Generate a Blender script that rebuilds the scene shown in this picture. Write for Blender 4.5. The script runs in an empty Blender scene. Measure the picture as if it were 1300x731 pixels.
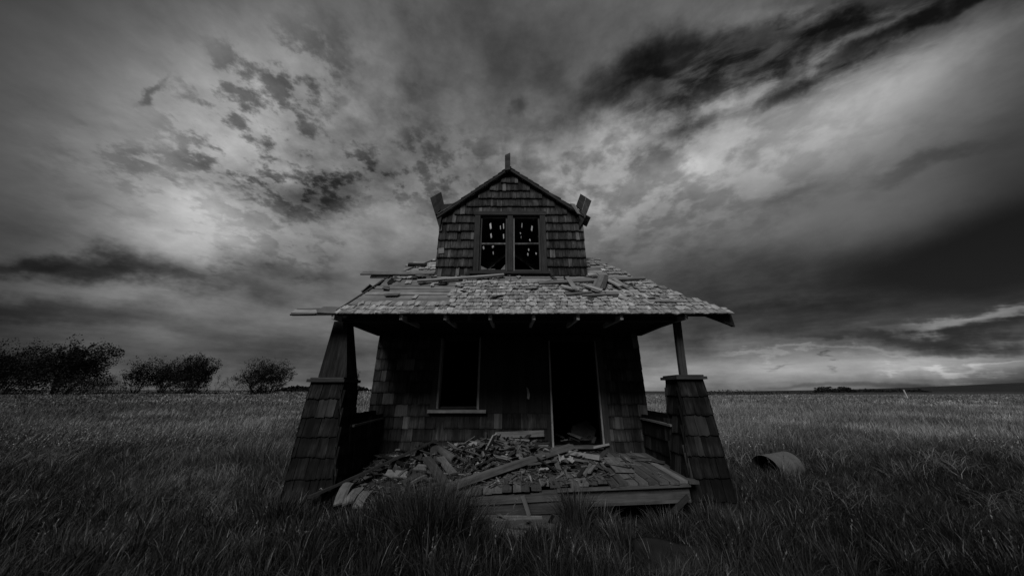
import bpy, math, random
import numpy as np
from mathutils import Vector, Matrix, noise as mnoise

S = bpy.context.scene
COL = S.collection
rnd = random.Random(7)
PI = math.pi

# ---------------------------------------------------------------- camera
EYE = 1.55
PITCH = math.radians(18.95)
cam_data = bpy.data.cameras.new('camera')
cam_data.sensor_width = 36.0
cam_data.sensor_fit = 'HORIZONTAL'
cam_data.lens = 383.0 / 1300.0 * 36.0
cam_data.clip_start = 0.05
cam_data.clip_end = 20000.0
cam = bpy.data.objects.new('camera', cam_data)
COL.objects.link(cam)
cam.location = (0, 0, EYE)
cam.rotation_euler = (PI / 2 + PITCH, 0, 0)
S.camera = cam
S.render.resolution_x, S.render.resolution_y = 1024, 575
S.view_settings.view_transform = 'Standard'
S.view_settings.look = 'None'
S.view_settings.exposure = 0.0
S.view_settings.gamma = 1.0
S.view_settings.use_curve_mapping = False
S.cycles.max_bounces = 5
S.cycles.diffuse_bounces = 3
S.cycles.transparent_max_bounces = 4
S.cycles.sample_clamp_indirect = 2.0

# ---------------------------------------------------------------- node helper
class E:
    """tiny expression wrapper round shader sockets"""
    def __init__(s, nt, sock): s.nt = nt; s.k = sock
    def _m(s, op, *a, clamp=False):
        n = s.nt.nodes.new('ShaderNodeMath'); n.operation = op; n.use_clamp = clamp
        for i, v in enumerate((s,) + a):
            if isinstance(v, E): s.nt.links.new(v.k, n.inputs[i])
            else: n.inputs[i].default_value = v
        return E(s.nt, n.outputs[0])
    def __add__(s, o): return s._m('ADD', o)
    __radd__ = __add__
    def __sub__(s, o): return s._m('SUBTRACT', o)
    def __rsub__(s, o): return (s * -1.0) + o
    def __mul__(s, o): return s._m('MULTIPLY', o)
    __rmul__ = __mul__
    def __truediv__(s, o): return s._m('DIVIDE', o)
    def pw(s, o): return s._m('POWER', o)
    def mx(s, o): return s._m('MAXIMUM', o)
    def mn(s, o): return s._m('MINIMUM', o)
    def clamp(s): return s._m('ADD', 0.0, clamp=True)
    def exp(s): return s._m('EXPONENT')
    def step(s, a, b):
        n = s.nt.nodes.new('ShaderNodeMapRange'); n.interpolation_type = 'SMOOTHSTEP'
        s.nt.links.new(s.k, n.inputs[0]); n.inputs[1].default_value = a; n.inputs[2].default_value = b
        return E(s.nt, n.outputs[0])

def vmath(nt, op, a, b=None, scale=None):
    n = nt.nodes.new('ShaderNodeVectorMath'); n.operation = op
    for i, v in enumerate((a, b)):
        if v is None: continue
        if isinstance(v, (tuple, Vector)): n.inputs[i].default_value = v
        else: nt.links.new(v.k if isinstance(v, E) else v, n.inputs[i])
    if scale is not None:
        if isinstance(scale, E): nt.links.new(scale.k, n.inputs['Scale'])
        else: n.inputs['Scale'].default_value = scale
    return E(nt, n.outputs['Value'] if op in ('DOT_PRODUCT', 'LENGTH') else n.outputs['Vector'])

def comb(nt, x, y, z=0.0):
    n = nt.nodes.new('ShaderNodeCombineXYZ')
    for i, v in enumerate((x, y, z)):
        if isinstance(v, E): nt.links.new(v.k, n.inputs[i])
        else: n.inputs[i].default_value = v
    return E(nt, n.outputs[0])

def noise(nt, vec, scale, detail=4.0, rough=0.5, dist=0.0, color=False):
    n = nt.nodes.new('ShaderNodeTexNoise')
    nt.links.new(vec.k, n.inputs['Vector'])
    n.inputs['Scale'].default_value = scale; n.inputs['Detail'].default_value = detail
    n.inputs['Roughness'].default_value = rough; n.inputs['Distortion'].default_value = dist
    return E(nt, n.outputs['Color' if color else 'Fac'])

# ---------------------------------------------------------------- sun
SUN_EL, SUN_AZ = math.radians(42), math.radians(196)      # behind the viewer, a little to the left
sd = Vector((math.sin(SUN_AZ) * math.cos(SUN_EL), math.cos(SUN_AZ) * math.cos(SUN_EL), math.sin(SUN_EL)))
sun_data = bpy.data.lights.new('sun', 'SUN')
sun_data.energy = 1.45
sun_data.angle = math.radians(24)
sun_data.color = (1, 1, 1)
sun = bpy.data.objects.new('sun', sun_data)
COL.objects.link(sun)
sun.rotation_euler = sd.to_track_quat('Z', 'Y').to_euler()

# ---------------------------------------------------------------- sky (black and white, broken evening cloud)
world = bpy.data.worlds.new('World'); S.world = world; world.use_nodes = True
nt = world.node_tree; nt.nodes.clear()
tc = nt.nodes.new('ShaderNodeTexCoord')
D0 = E(nt, tc.outputs['Generated'])
CF = Vector((0, math.cos(PITCH), math.sin(PITCH))); CU = Vector((0, -math.sin(PITCH), math.cos(PITCH)))

# cloud deck coordinates: a flat layer overhead, running off to the horizon
sx = nt.nodes.new('ShaderNodeSeparateXYZ'); nt.links.new(D0.k, sx.inputs[0])
dx, dy, dz = (E(nt, sx.outputs[i]) for i in range(3))
zc = dz.mx(0.0) + 0.2
px_, py_ = dx / zc, dy / zc
WA = math.radians(-62)                                      # the wind runs from here
along = px_ * math.sin(WA) + py_ * math.cos(WA)
across = px_ * math.cos(WA) - py_ * math.sin(WA)
Q = comb(nt, along * 0.72, across, 0.0)
Qi = comb(nt, px_, py_, 3.0)
# chart of the sky for the large cloud masses, ragged by two noises
w1 = vmath(nt, 'SUBTRACT', noise(nt, D0, 4.5, 6, 0.62, color=True), (0.5, 0.5, 0.5))
w2 = vmath(nt, 'SUBTRACT', noise(nt, Q, 2.6, 5, 0.6, color=True), (0.5, 0.5, 0.5))
DW = vmath(nt, 'ADD', vmath(nt, 'ADD', D0, vmath(nt, 'SCALE', w1, scale=0.15)), vmath(nt, 'SCALE', w2, scale=0.10))
DS = vmath(nt, 'ADD', D0, vmath(nt, 'SCALE', w1, scale=0.05))

def chart(vec):
    fw = vmath(nt, 'DOT_PRODUCT', vec, tuple(CF)); up = vmath(nt, 'DOT_PRODUCT', vec, tuple(CU)); ri = vmath(nt, 'DOT_PRODUCT', vec, (1, 0, 0))
    den = (fw + 1.0).mx(0.05)
    return comb(nt, ri / den, up / den, 0.0)
CH, CS = chart(DW), chart(DS)

def c2(x, y):
    a, b = (x - 650) / 383.0, (365.5 - y) / 383.0
    r = 1 + math.sqrt(1 + a * a + b * b)
    return np.array((a / r, b / r))

def blob(x, y, sa, sb, rot, ch=None, p=1.0):
    """soft cloud mass: centre, half sizes and tilt"""
    ch = ch or CH
    c = c2(x, y); r = math.radians(rot)
    e1 = (c2(x + 6 * math.cos(r), y - 6 * math.sin(r)) - c) * sa / 6
    e2 = (c2(x + 6 * math.sin(r), y + 6 * math.cos(r)) - c) * sb / 6
    inv = np.linalg.inv(np.array([e1, e2]).T)
    q = vmath(nt, 'SUBTRACT', ch, (float(c[0]), float(c[1]), 0.0))
    u = vmath(nt, 'DOT_PRODUCT', q, (float(inv[0, 0]), float(inv[0, 1]), 0.0))
    v = vmath(nt, 'DOT_PRODUCT', q, (float(inv[1, 0]), float(inv[1, 1]), 0.0))
    d = u * u + v * v
    if p != 1.0: d = d.pw(p)
    return (d * -1.0).exp()

SKY_BASE = 0.385
SKY = [  # x, y, half a, half b, tilt, brightness, ragged(1)/smooth(0), hardness
    (260, 275, 190, 100, 50, 0.15, 0, 1), (250, 130, 230, 150, 10, 0.12, 0, 1), (265, 298, 90, 40, -20, 0.10, 1, 1),
    (480, 285, 170, 45, 0, 0.12, 1, 1), 
    (110, 335, 110, 20, -8, -0.20, 1, 1.6), (240, 352, 130, 22, -12, -0.17, 1, 1.5), (40, 392, 230, 24, -4, -0.18, 1, 1), (30, 290, 90, 40, 0, -0.07, 0, 1),
    (60, 450, 340, 40, 0, -0.10, 0, 1), (330, 450, 200, 40, 0, -0.10, 0, 1), (20, 325, 70, 14, 5, -0.10, 1, 1.3),
    (380, 235, 110, 22, 4, -0.14, 1, 1.2), (345, 342, 80, 18, -10, -0.14, 1, 1.3), (400, 395, 150, 20, 10, 0.04, 0, 1),
    (560, 30, 300, 60, 0, -0.07, 0, 1), (640, 90, 60, 50, 30, -0.05, 0, 1),
    (750, 190, 110, 36, 26, 0.14, 1, 1.3), (872, 212, 26, 22, 60, 0.10, 1, 1.6), (790, 250, 170, 50, 20, 0.14, 1, 1),
    (950, 72, 230, 44, 14, -0.19, 1, 1.6), (770, 112, 110, 26, 35, -0.12, 1, 1.4), (1165, 32, 160, 14, 31, -0.14, 1, 2.2), (1135, 10, 40, 20, 20, 0.10, 1, 1.4), (1290, 240, 90, 90, 0, -0.05, 0, 1.2),
    (700, 98, 24, 30, 30, -0.05, 1, 1.6), (655, 145, 14, 10, 30, -0.10, 1, 1.6), (880, 155, 44, 14, 20, -0.17, 1, 1.6),
    (930, 122, 110, 10, 24, 0.13, 1, 1.4), (850, 66, 60, 22, 15, -0.06, 1, 1.4), (1010, 108, 110, 9, 27, -0.14, 1, 1.5), (1030, 12, 110, 16, 10, 0.08, 1, 1),
    (1070, 60, 100, 10, 24, 0.10, 1, 1.5), (1040, 38, 90, 8, 22, -0.08, 1, 1.5),
    (1040, 165, 220, 60, 18, 0.20, 0, 1.2), (1180, 85, 130, 30, 32, 0.13, 0, 1), (850, 380, 120, 26, 0, -0.15, 0, 1),
    (1290, 318, 320, 60, 11, -0.30, 0, 1.2), (1040, 350, 240, 40, 2, -0.11, 0, 1.1), (900, 330, 100, 40, 0, -0.04, 0, 1),
    (930, 415, 200, 22, 4, -0.15, 1, 1.4), (1150, 424, 200, 15, 6, -0.14, 1, 1.4),
    (1270, 397, 180, 11, 5, 0.30, 1, 1.6), (1200, 458, 130, 12, 3, 0.09, 0, 1.4), (1180, 442, 160, 5, 4, 0.07, 1, 1.4), (980, 470, 310, 19, 2, 0.18, 0, 1.5), (1190, 462, 110, 13, 5, 0.07, 1, 1.5),
    (1180, 459, 50, 4.5, 8, 0.12, 1, 1.4), (1270, 447, 50, 4, 6, 0.08, 1, 1.4), (1110, 470, 10, 5, 0, 0.08, 1, 1.5), (990, 454, 90, 4, 3, 0.10, 1, 1.4),
    (1300, 473, 150, 12, 2, -0.12, 0, 1.6), (1050, 440, 90, 6, 3, 0.07, 1, 1.2), (1110, 490, 200, 3, 1, -0.10, 0, 1.5),
    (995, 472, 22, 3, 1, -0.12, 1, 1.3), (1064, 466, 8, 3, 1, -0.12, 1, 1.3),
    (190, 110, 7, 22, -25, -0.16, 1, 1.6), (400, 245, 60, 22, 5, -0.08, 1, 1.5), (1000, 250, 60, 10, 10, -0.05, 1, 1.3), (1180, 215, 70, 9, 14, -0.07, 1, 1.3),
]
B = None
for x, y, a, b, r, amp, rag, hard in SKY:
    g = blob(x, y, a, b, r, CH if rag else CS, hard) * amp
    B = g if B is None else B + g
B = B + SKY_BASE
# lens vignette painted into the sky: darker away from straight ahead on every side
ahead = vmath(nt, 'DOT_PRODUCT', D0, tuple(CF))
B = B - ahead.step(0.66, 0.42) * 0.15
# cloud grain: broad rolls, then fine mottling where the high cloud breaks up; smooth veils far left and right
calm = (blob(60, 150, 190, 230, 0, CS, 1.6) + blob(1200, 250, 260, 130, 12, CS, 1.6)).clamp() * -0.8 + 1.0
n_big = noise(nt, Q, 1.3, 7, 0.6, 0.3) - 0.5
n_iso = noise(nt, Qi, 6.5, 6, 0.62, 0.1)
n_dir = noise(nt, vmath(nt, 'MULTIPLY', D0, (1.0, 1.0, 1.9)), 8.0, 7, 0.62, 0.0) - 0.5
low = dz.step(0.45, 0.0)
n_lay = noise(nt, vmath(nt, 'MULTIPLY', D0, (1.0, 1.0, 6.0)), 5.0, 7, 0.6, 0.0) - 0.5
B = B + (n_big * 0.16 + n_dir * 0.20 + n_lay * low * 0.30) * calm
mott = blob(390, 150, 230, 130, 15, CS) + blob(560, 250, 240, 100, 0, CS) * 0.6 + blob(860, 140, 300, 100, 20, CS) * 0.8
B = B + (n_iso - 0.49) * mott * -0.42
patch = (noise(nt, Qi, 2.4, 3, 0.5).step(0.40, 0.58) * 0.7 + blob(330, 125, 120, 80, 25, CS, 1.5) * 0.9 + blob(430, 225, 170, 60, 5, CS, 1.5) * 0.7).mn(1.0)
puffs = noise(nt, Qi, 11.5, 7, 0.60, 0.0).step(0.46, 0.60)
B = B - (puffs * patch - 0.25) * 0.26 * (blob(355, 130, 190, 120, 20, CS, 2.0) + blob(500, 230, 190, 70, 5, CS) * 0.6 + blob(330, 330, 140, 40, 0, CS) * 0.4).mn(1.0)
Qs = comb(nt, along * 0.55, across * 1.1, 5.0)
band = noise(nt, Qs, 11.0, 6, 0.62, 0.3).step(0.40, 0.60)
B = B + (band - 0.5) * 0.17 * blob(960, 85, 230, 60, 18, CS, 1.6)
billow = noise(nt, Qi, 8.5, 6, 0.58, 0.2).step(0.40, 0.60)
B = B + (billow - 0.5) * 0.17 * blob(800, 220, 210, 90, 15, CS)
L = B.mx(0.045).pw(2.25) * 1.03
sky = nt.nodes.new('ShaderNodeTexSky'); sky.sky_type = 'NISHITA'; sky.sun_disc = False
sky.sun_elevation = SUN_EL; sky.sun_rotation = SUN_AZ
bw = nt.nodes.new('ShaderNodeRGBToBW'); nt.links.new(sky.outputs[0], bw.inputs[0])
clear = E(nt, bw.outputs[0])
lum = L * 10.0 + clear.mn(4.0) * 0.035
bg = nt.nodes.new('ShaderNodeBackground'); bg.inputs['Strength'].default_value = 0.1
nt.links.new(comb(nt, lum, lum, lum).k, bg.inputs['Color'])
world.cycles.sampling_method = 'MANUAL'; world.cycles.sample_map_resolution = 512
wo = nt.nodes.new('ShaderNodeOutputWorld'); nt.links.new(bg.outputs[0], wo.inputs[0])

# ---------------------------------------------------------------- materials (the photograph is black and white)
def new_mat(name, rough=0.85, spec=0.25):
    m = bpy.data.materials.new(name); m.use_nodes = True
    t = m.node_tree; b = t.nodes['Principled BSDF']
    b.inputs['Roughness'].default_value = rough
    b.inputs['Specular IOR Level'].default_value = spec
    return m, t, b

def set_grey(t, b, v):
    t.links.new(comb(t, v, v, v).k, b.inputs['Base Color'])

def add_bump(t, b, h, strength, dist):
    n = t.nodes.new('ShaderNodeBump'); n.inputs['Strength'].default_value = strength; n.inputs['Distance'].default_value = dist
    t.links.new(h.k, n.inputs['Height']); t.links.new(n.outputs[0], b.inputs['Normal'])

def piece_random(t):
    oi = t.nodes.new('ShaderNodeObjectInfo'); g = t.nodes.new('ShaderNodeNewGeometry')
    return (E(t, oi.outputs['Random']) * 7.31 + E(t, g.outputs['Random Per Island']) * 3.17)._m('FRACT'), E(t, oi.outputs['Random'])

def wood_mat(name, base, var=0.5, axis=0, streak=0.5, pale=0.0, rough=0.85, spec=0.2, fine=70.0, bump=0.5, stain=0.0, edge=0.0):
    """weathered wood: every piece its own tone, grain along one local axis, blotches of wear"""
    m, t, b = new_mat(name, rough, spec)
    tcn = t.nodes.new('ShaderNodeTexCoord'); P = E(t, tcn.outputs['Object'])
    r, ro = piece_random(t)
    st = [fine, fine, fine]; st[axis] = fine * 0.05
    off = comb(t, r * 13.0, ro * 9.0, r * 5.0)
    G = vmath(t, 'ADD', vmath(t, 'MULTIPLY', P, tuple(st)), off)
    g = noise(t, G, 1.0, 3, 0.6)
    G2 = vmath(t, 'ADD', vmath(t, 'MULTIPLY', P, tuple(x * 0.22 for x in st)), off)
    g2 = noise(t, G2, 1.0, 3, 0.6, 0.4)
    bl = noise(t, vmath(t, 'ADD', P, off), 7.0, 3, 0.6)
    v = (r - 0.5) * (2 * var) + 1.0
    v = v * ((g - 0.5) * (2 * streak) + 1.0).mx(0.15) * ((g2 - 0.5) * (2.2 * streak) + 1.0).mx(0.2) * ((bl - 0.5) * 0.9 + 1.0)
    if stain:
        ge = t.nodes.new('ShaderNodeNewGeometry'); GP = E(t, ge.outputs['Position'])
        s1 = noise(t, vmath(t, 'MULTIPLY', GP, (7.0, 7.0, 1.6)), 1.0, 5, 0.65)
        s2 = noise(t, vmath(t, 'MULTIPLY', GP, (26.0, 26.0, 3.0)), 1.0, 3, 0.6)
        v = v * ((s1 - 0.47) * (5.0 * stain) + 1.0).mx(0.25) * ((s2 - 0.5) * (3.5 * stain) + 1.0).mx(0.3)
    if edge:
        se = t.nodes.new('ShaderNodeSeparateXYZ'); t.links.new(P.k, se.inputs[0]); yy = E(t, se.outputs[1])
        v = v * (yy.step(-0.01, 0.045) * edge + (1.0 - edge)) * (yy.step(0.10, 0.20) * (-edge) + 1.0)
    v = v * base
    if pale:
        v = v + (r * 17.0)._m('FRACT').step(0.86, 0.97) * pale * (g2.step(0.35, 0.6) * 0.7 + 0.3)
    set_grey(t, b, v.mx(0.004).mn(0.8))
    add_bump(t, b, g * 0.5 + g2, bump, 0.004)
    return m

M = {}
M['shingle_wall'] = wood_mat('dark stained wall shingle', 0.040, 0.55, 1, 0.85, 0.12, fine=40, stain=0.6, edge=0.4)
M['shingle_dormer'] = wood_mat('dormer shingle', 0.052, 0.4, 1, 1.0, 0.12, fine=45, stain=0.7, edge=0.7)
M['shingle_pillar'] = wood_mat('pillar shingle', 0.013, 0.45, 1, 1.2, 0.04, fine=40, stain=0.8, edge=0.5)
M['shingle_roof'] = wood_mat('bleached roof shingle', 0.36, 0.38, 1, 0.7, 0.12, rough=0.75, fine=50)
M['roof_board'] = wood_mat('bleached sheathing board', 0.27, 0.35, 0, 0.55, 0.0)
M['dark_board'] = wood_mat('dark board', 0.045, 0.4, 0, 0.7)
M['trim'] = wood_mat('grey window trim', 0.055, 0.25, 0, 0.7)
M['trim_pale'] = wood_mat('pale trim edge', 0.28, 0.2, 0, 0.7)
M['deck'] = wood_mat('porch floor board', 0.13, 0.45, 0, 0.7, 0.05)
M['beam'] = wood_mat('porch skirt beam', 0.10, 0.35, 0, 0.8)
M['long_beam'] = wood_mat('long heavy beam', 0.15, 0.1, 0, 0.7)
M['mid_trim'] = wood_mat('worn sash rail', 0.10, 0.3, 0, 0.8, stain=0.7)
M['sawn_end'] = wood_mat('pale rafter ends', 0.45, 0.25, 0, 0.3)
M['debris'] = wood_mat('broken debris wood', 0.10, 0.85, 0, 0.6, 0.28)
M['debris_dark'] = wood_mat('dark debris wood', 0.055, 0.5, 0, 0.6)
M['debris_pale'] = wood_mat('pale debris wood', 0.30, 0.3, 0, 0.5)
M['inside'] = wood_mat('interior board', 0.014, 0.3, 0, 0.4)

def plain_mat(name, base, scale=3.0, var=0.4, rough=0.9, spec=0.15, bump=0.3, metallic=0.0):
    m, t, b = new_mat(name, rough, spec)
    tcn = t.nodes.new('ShaderNodeTexCoord'); P = E(t, tcn.outputs['Object'])
    n = noise(t, P, scale, 6, 0.65)
    n2 = noise(t, P, scale * 6, 4, 0.6)
    set_grey(t, b, (((n - 0.5) * 2 * var + 1.0) * ((n2 - 0.5) * var + 1.0) * base).mx(0.003))
    b.inputs['Metallic'].default_value = metallic
    add_bump(t, b, n2, bump, 0.01)
    return m
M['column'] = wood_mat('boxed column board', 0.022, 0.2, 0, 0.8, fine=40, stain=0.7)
M['rake'] = wood_mat('rake shingle ends', 0.10, 0.4, 0, 0.6)
M['debris_pale2'] = wood_mat('smooth pale panel', 0.22, 0.1, 0, 0.25)
M['white_post'] = wood_mat('white painted post', 0.6, 0.1, 0, 0.2)
M['sheet_in'] = wood_mat('torn sheet', 0.10, 0.1, 0, 0.4, fine=20)
mg, tg, bg_ = new_mat('broken glass', 0.08, 0.5)
bg_.inputs['Base Color'].default_value = (.5, .5, .5, 1); bg_.inputs['Transmission Weight'].default_value = 0.6
M['glass'] = mg
M['wall_board'] = wood_mat('dark wall boarding', 0.022, 0.25, 0, 0.5)
M['eave'] = wood_mat('grey eave board', 0.15, 0.2, 0, 0.5)
M['slump'] = wood_mat('slumped board', 0.15, 0.2, 0, 0.7)
M['tar'] = plain_mat('tar paper', 0.03, 4, 0.5, 0.9)
M['tin'] = plain_mat('weathered tin', 0.13, 3, 0.5, 0.55, 0.4)
M['tin_in'] = plain_mat('rusted inside', 0.03, 5, 0.4)
M['rubble'] = plain_mat('dirt and splinters', 0.045, 9, 0.8, bump=1.0)
M['bark'] = plain_mat('bark', 0.03, 12, 0.5)
M['plaster'] = plain_mat('torn pale paper', 0.34, 14, 0.4)
M['stone'] = plain_mat('dark sheet', 0.028, 2, 0.2, 0.6)

def leaf_mat(name, base, var):
    m, t, b = new_mat(name, 0.8, 0.15)
    g = t.nodes.new('ShaderNodeNewGeometry')
    r = E(t, g.outputs['Random Per Island'])
    set_grey(t, b, ((r - 0.5) * 2 * var + 1.0) * base)
    return m
M['leaf'] = leaf_mat('tree leaves', 0.016, 0.55)

def grass_mat():
    m, t, b = new_mat('grass blades', 0.45, 0.4)
    a = t.nodes.new('ShaderNodeAttribute'); a.attribute_name = 'tint'
    set_grey(t, b, E(t, a.outputs['Fac']))
    return m
M['grass'] = grass_mat()

def ground_mat():
    m, t, b = new_mat('prairie ground', 0.95, 0.05)
    g = t.nodes.new('ShaderNodeNewGeometry'); P = E(t, g.outputs['Position'])
    n1 = noise(t, P, 0.05, 6, 0.6); n2 = noise(t, P, 0.6, 6, 0.7); n3 = noise(t, P, 7.0, 4, 0.7)
    n4 = noise(t, vmath(t, 'MULTIPLY', P, (0.006, 0.03, 0)), 1.0, 6, 0.6)
    s = t.nodes.new('ShaderNodeSeparateXYZ'); t.links.new(P.k, s.inputs[0])
    y = E(t, s.outputs[1]); x = E(t, s.outputs[0])
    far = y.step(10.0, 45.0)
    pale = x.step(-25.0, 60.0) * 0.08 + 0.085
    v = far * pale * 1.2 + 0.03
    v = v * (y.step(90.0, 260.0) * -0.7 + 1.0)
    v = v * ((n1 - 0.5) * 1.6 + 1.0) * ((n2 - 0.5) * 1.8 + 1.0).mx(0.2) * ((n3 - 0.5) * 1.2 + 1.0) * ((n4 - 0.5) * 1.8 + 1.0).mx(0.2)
    set_grey(t, b, v.mx(0.01))
    add_bump(t, b, n3 + n2, 0.6, 0.1)
    return m
M['ground'] = ground_mat()
M['hill'] = plain_mat('far hill', 0.035, 0.004, 0.5)

# ---------------------------------------------------------------- build helpers
WM = {}
def at(px, py, Y):
    """the world point at distance Y that the viewer sees at this spot of the photograph"""
    d = 365.5 - py
    den = 383.0 * math.cos(PITCH) - d * math.sin(PITCH)
    return Vector(((px - 650) / den * Y, Y, EYE + (383.0 * math.sin(PITCH) + d * math.cos(PITCH)) / den * Y))

def put(o, parent, W):
    WM[o] = W
    if parent is not None:
        o.parent = parent
        W = WM[parent].inverted() @ W
    o.matrix_basis = W
    COL.objects.link(o)
    return o

def tag(o, label=None, cat=None, group=None, kind=None):
    if label: o['label'] = label
    if cat: o['category'] = cat
    if group: o['group'] = group
    if kind: o['kind'] = kind
    return o

def empty(name, loc, parent=None):
    return put(bpy.data.objects.new(name, None), parent, Matrix.Translation(loc))

def mk_mesh(name, vs, fs, mat, smooth=False):
    me = bpy.data.meshes.new(name)
    me.from_pydata([tuple(v) for v in vs], [], fs)
    if mat: me.materials.append(M[mat] if isinstance(mat, str) else mat)
    if smooth: me.polygons.foreach_set('use_smooth', [True] * len(me.polygons))
    me.update()
    return me

def add_obj(name, me, parent=None, W=None):
    return put(bpy.data.objects.new(name, me), parent, W if W is not None else Matrix.Identity(4))

class MB:
    def __init__(s): s.v = []; s.f = []
    def add(s, vs, fs, W=None):
        n = len(s.v)
        s.v += [tuple(W @ Vector(v)) if W is not None else tuple(v) for v in vs]
        s.f += [tuple(i + n for i in f) for f in fs]
    def box(s, x0, x1, y0, y1, z0, z1):
        s.add([(x, y, z) for z in (z0, z1) for y in (y0, y1) for x in (x0, x1)],
              [(0, 2, 3, 1), (4, 5, 7, 6), (0, 1, 5, 4), (2, 6, 7, 3), (0, 4, 6, 2), (1, 3, 7, 5)])
    def tube(s, pts, rads, n=6):
        rings = []
        base = len(s.v)
        for i, p in enumerate(pts):
            a = pts[max(i - 1, 0)]; b = pts[min(i + 1, len(pts) - 1)]
            d = (Vector(b) - Vector(a)).normalized()
            u = d.orthogonal().normalized(); w = d.cross(u)
            for k in range(n):
                q = Vector(p) + (u * math.cos(2 * PI * k / n) + w * math.sin(2 * PI * k / n)) * rads[i]
                s.v.append(tuple(q))
        for i in range(len(pts) - 1):
            for k in range(n):
                a = base + i * n + k; b = base + i * n + (k + 1) % n
                s.f.append((a, b, b + n, a + n))
        s.f.append(tuple(base + k for k in range(n))[::-1]); s.f.append(tuple(base + (len(pts) - 1) * n + k for k in range(n)))
    def build(s, name, mat, parent=None, smooth=False):
        return add_obj(name, mk_mesh(name, s.v, s.f, mat, smooth), parent)

def frame(o, u, v):
    u = Vector(u).normalized(); v = Vector(v); v = (v - u * v.dot(u)).normalized(); n = u.cross(v)
    return Matrix(((u.x, v.x, n.x, o[0]), (u.y, v.y, n.y, o[1]), (u.z, v.z, n.z, o[2]), (0, 0, 0, 1)))

# --- boards: length along x, width along y, thickness along z, warped and with broken ends
BC = {}
def board_geo(L, w, t, seed, rag=0.02, warp=0.006, segs=3):
    r = random.Random(seed); vs = []; fs = []
    ph = r.uniform(0, 6); tw = r.uniform(-1, 1) * warp
    for i in range(segs + 1):
        f = i / segs
        for j, (y, z) in enumerate(((-w / 2, 0), (0, 0), (w / 2, 0), (w / 2, t), (0, t), (-w / 2, t))):
            x = f * L
            if i in (0, segs):
                x += (1 if i == 0 else -1) * rag * (random.Random(seed * 31 + i * 7 + (j if j < 3 else 5 - j)).random())
            vs.append((x, y + math.sin(f * 5 + ph) * warp * 0.3, z + math.sin(f * 3.1 + ph) * warp + tw * (y / w) * (f - .5) * 2))
    for i in range(segs):
        a = i * 6; b = a + 6
        for j in range(6):
            k = (j + 1) % 6
            fs.append((a + j, b + j, b + k, a + k))
    fs.append((0, 1, 4, 5)); fs.append((1, 2, 3, 4)); e = segs * 6
    fs.append((e + 5, e + 4, e + 1, e)); fs.append((e + 4, e + 3, e + 2, e + 1))
    return vs, fs

def board(name, p0, p1, w, t, up, mat, parent=None, rag=0.02, warp=0.006, segs=3):
    """p0, p1: ends of the centre line of the underside"""
    p0, p1 = Vector(p0), Vector(p1)
    d = p1 - p0; L = d.length; d.normalize()
    up = Vector(up); up = (up - d * up.dot(d)).normalized(); side = up.cross(d)
    W = Matrix(((d.x, side.x, up.x, p0.x), (d.y, side.y, up.y, p0.y), (d.z, side.z, up.z, p0.z), (0, 0, 0, 1)))
    key = (round(L, 2), round(w, 3), round(t, 3), mat, rnd.randrange(3), rag, warp)
    if key not in BC:
        vs, fs = board_geo(key[0], w, t, len(BC) + 1, rag, warp, segs)
        BC[key] = mk_mesh(name, vs, fs, mat)
    return add_obj(name, BC[key], parent, W)

# --- shingles: butt at the local origin, x across, y up the slope, z outwards
SC = {}
def shingle_geo(w, L, seed, butt=0.016, rag=0.006, curl=0.0):
    r = random.Random(seed); g = 0.0022
    xs = [-w / 2 + g, -w / 6, w / 6, w / 2 - g]
    vs = []; dz = r.uniform(0, 0.006)
    lift = [r.uniform(0, curl) for _ in xs]
    for i, x in enumerate(xs):
        y0 = r.uniform(-rag, rag)
        vs += [(x, y0, 0.004 + lift[i]), (x, y0, 0.004 + butt + dz + lift[i])]
    for x in (xs[0], xs[3]):
        vs += [(x * 0.99, L, 0.0), (x * 0.99, L, 0.003)]
    # bottom verts 0,2,4,6; top verts 1,3,5,7; head 8(left under) 9(left over) 10 11
    fs = [(1, 0, 2, 3), (3, 2, 4, 5), (5, 4, 6, 7), (1, 3, 5, 7, 11, 9), (0, 8, 10, 6, 4, 2), (0, 1, 9, 8), (7, 6, 10, 11)]
    return vs, fs

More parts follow.
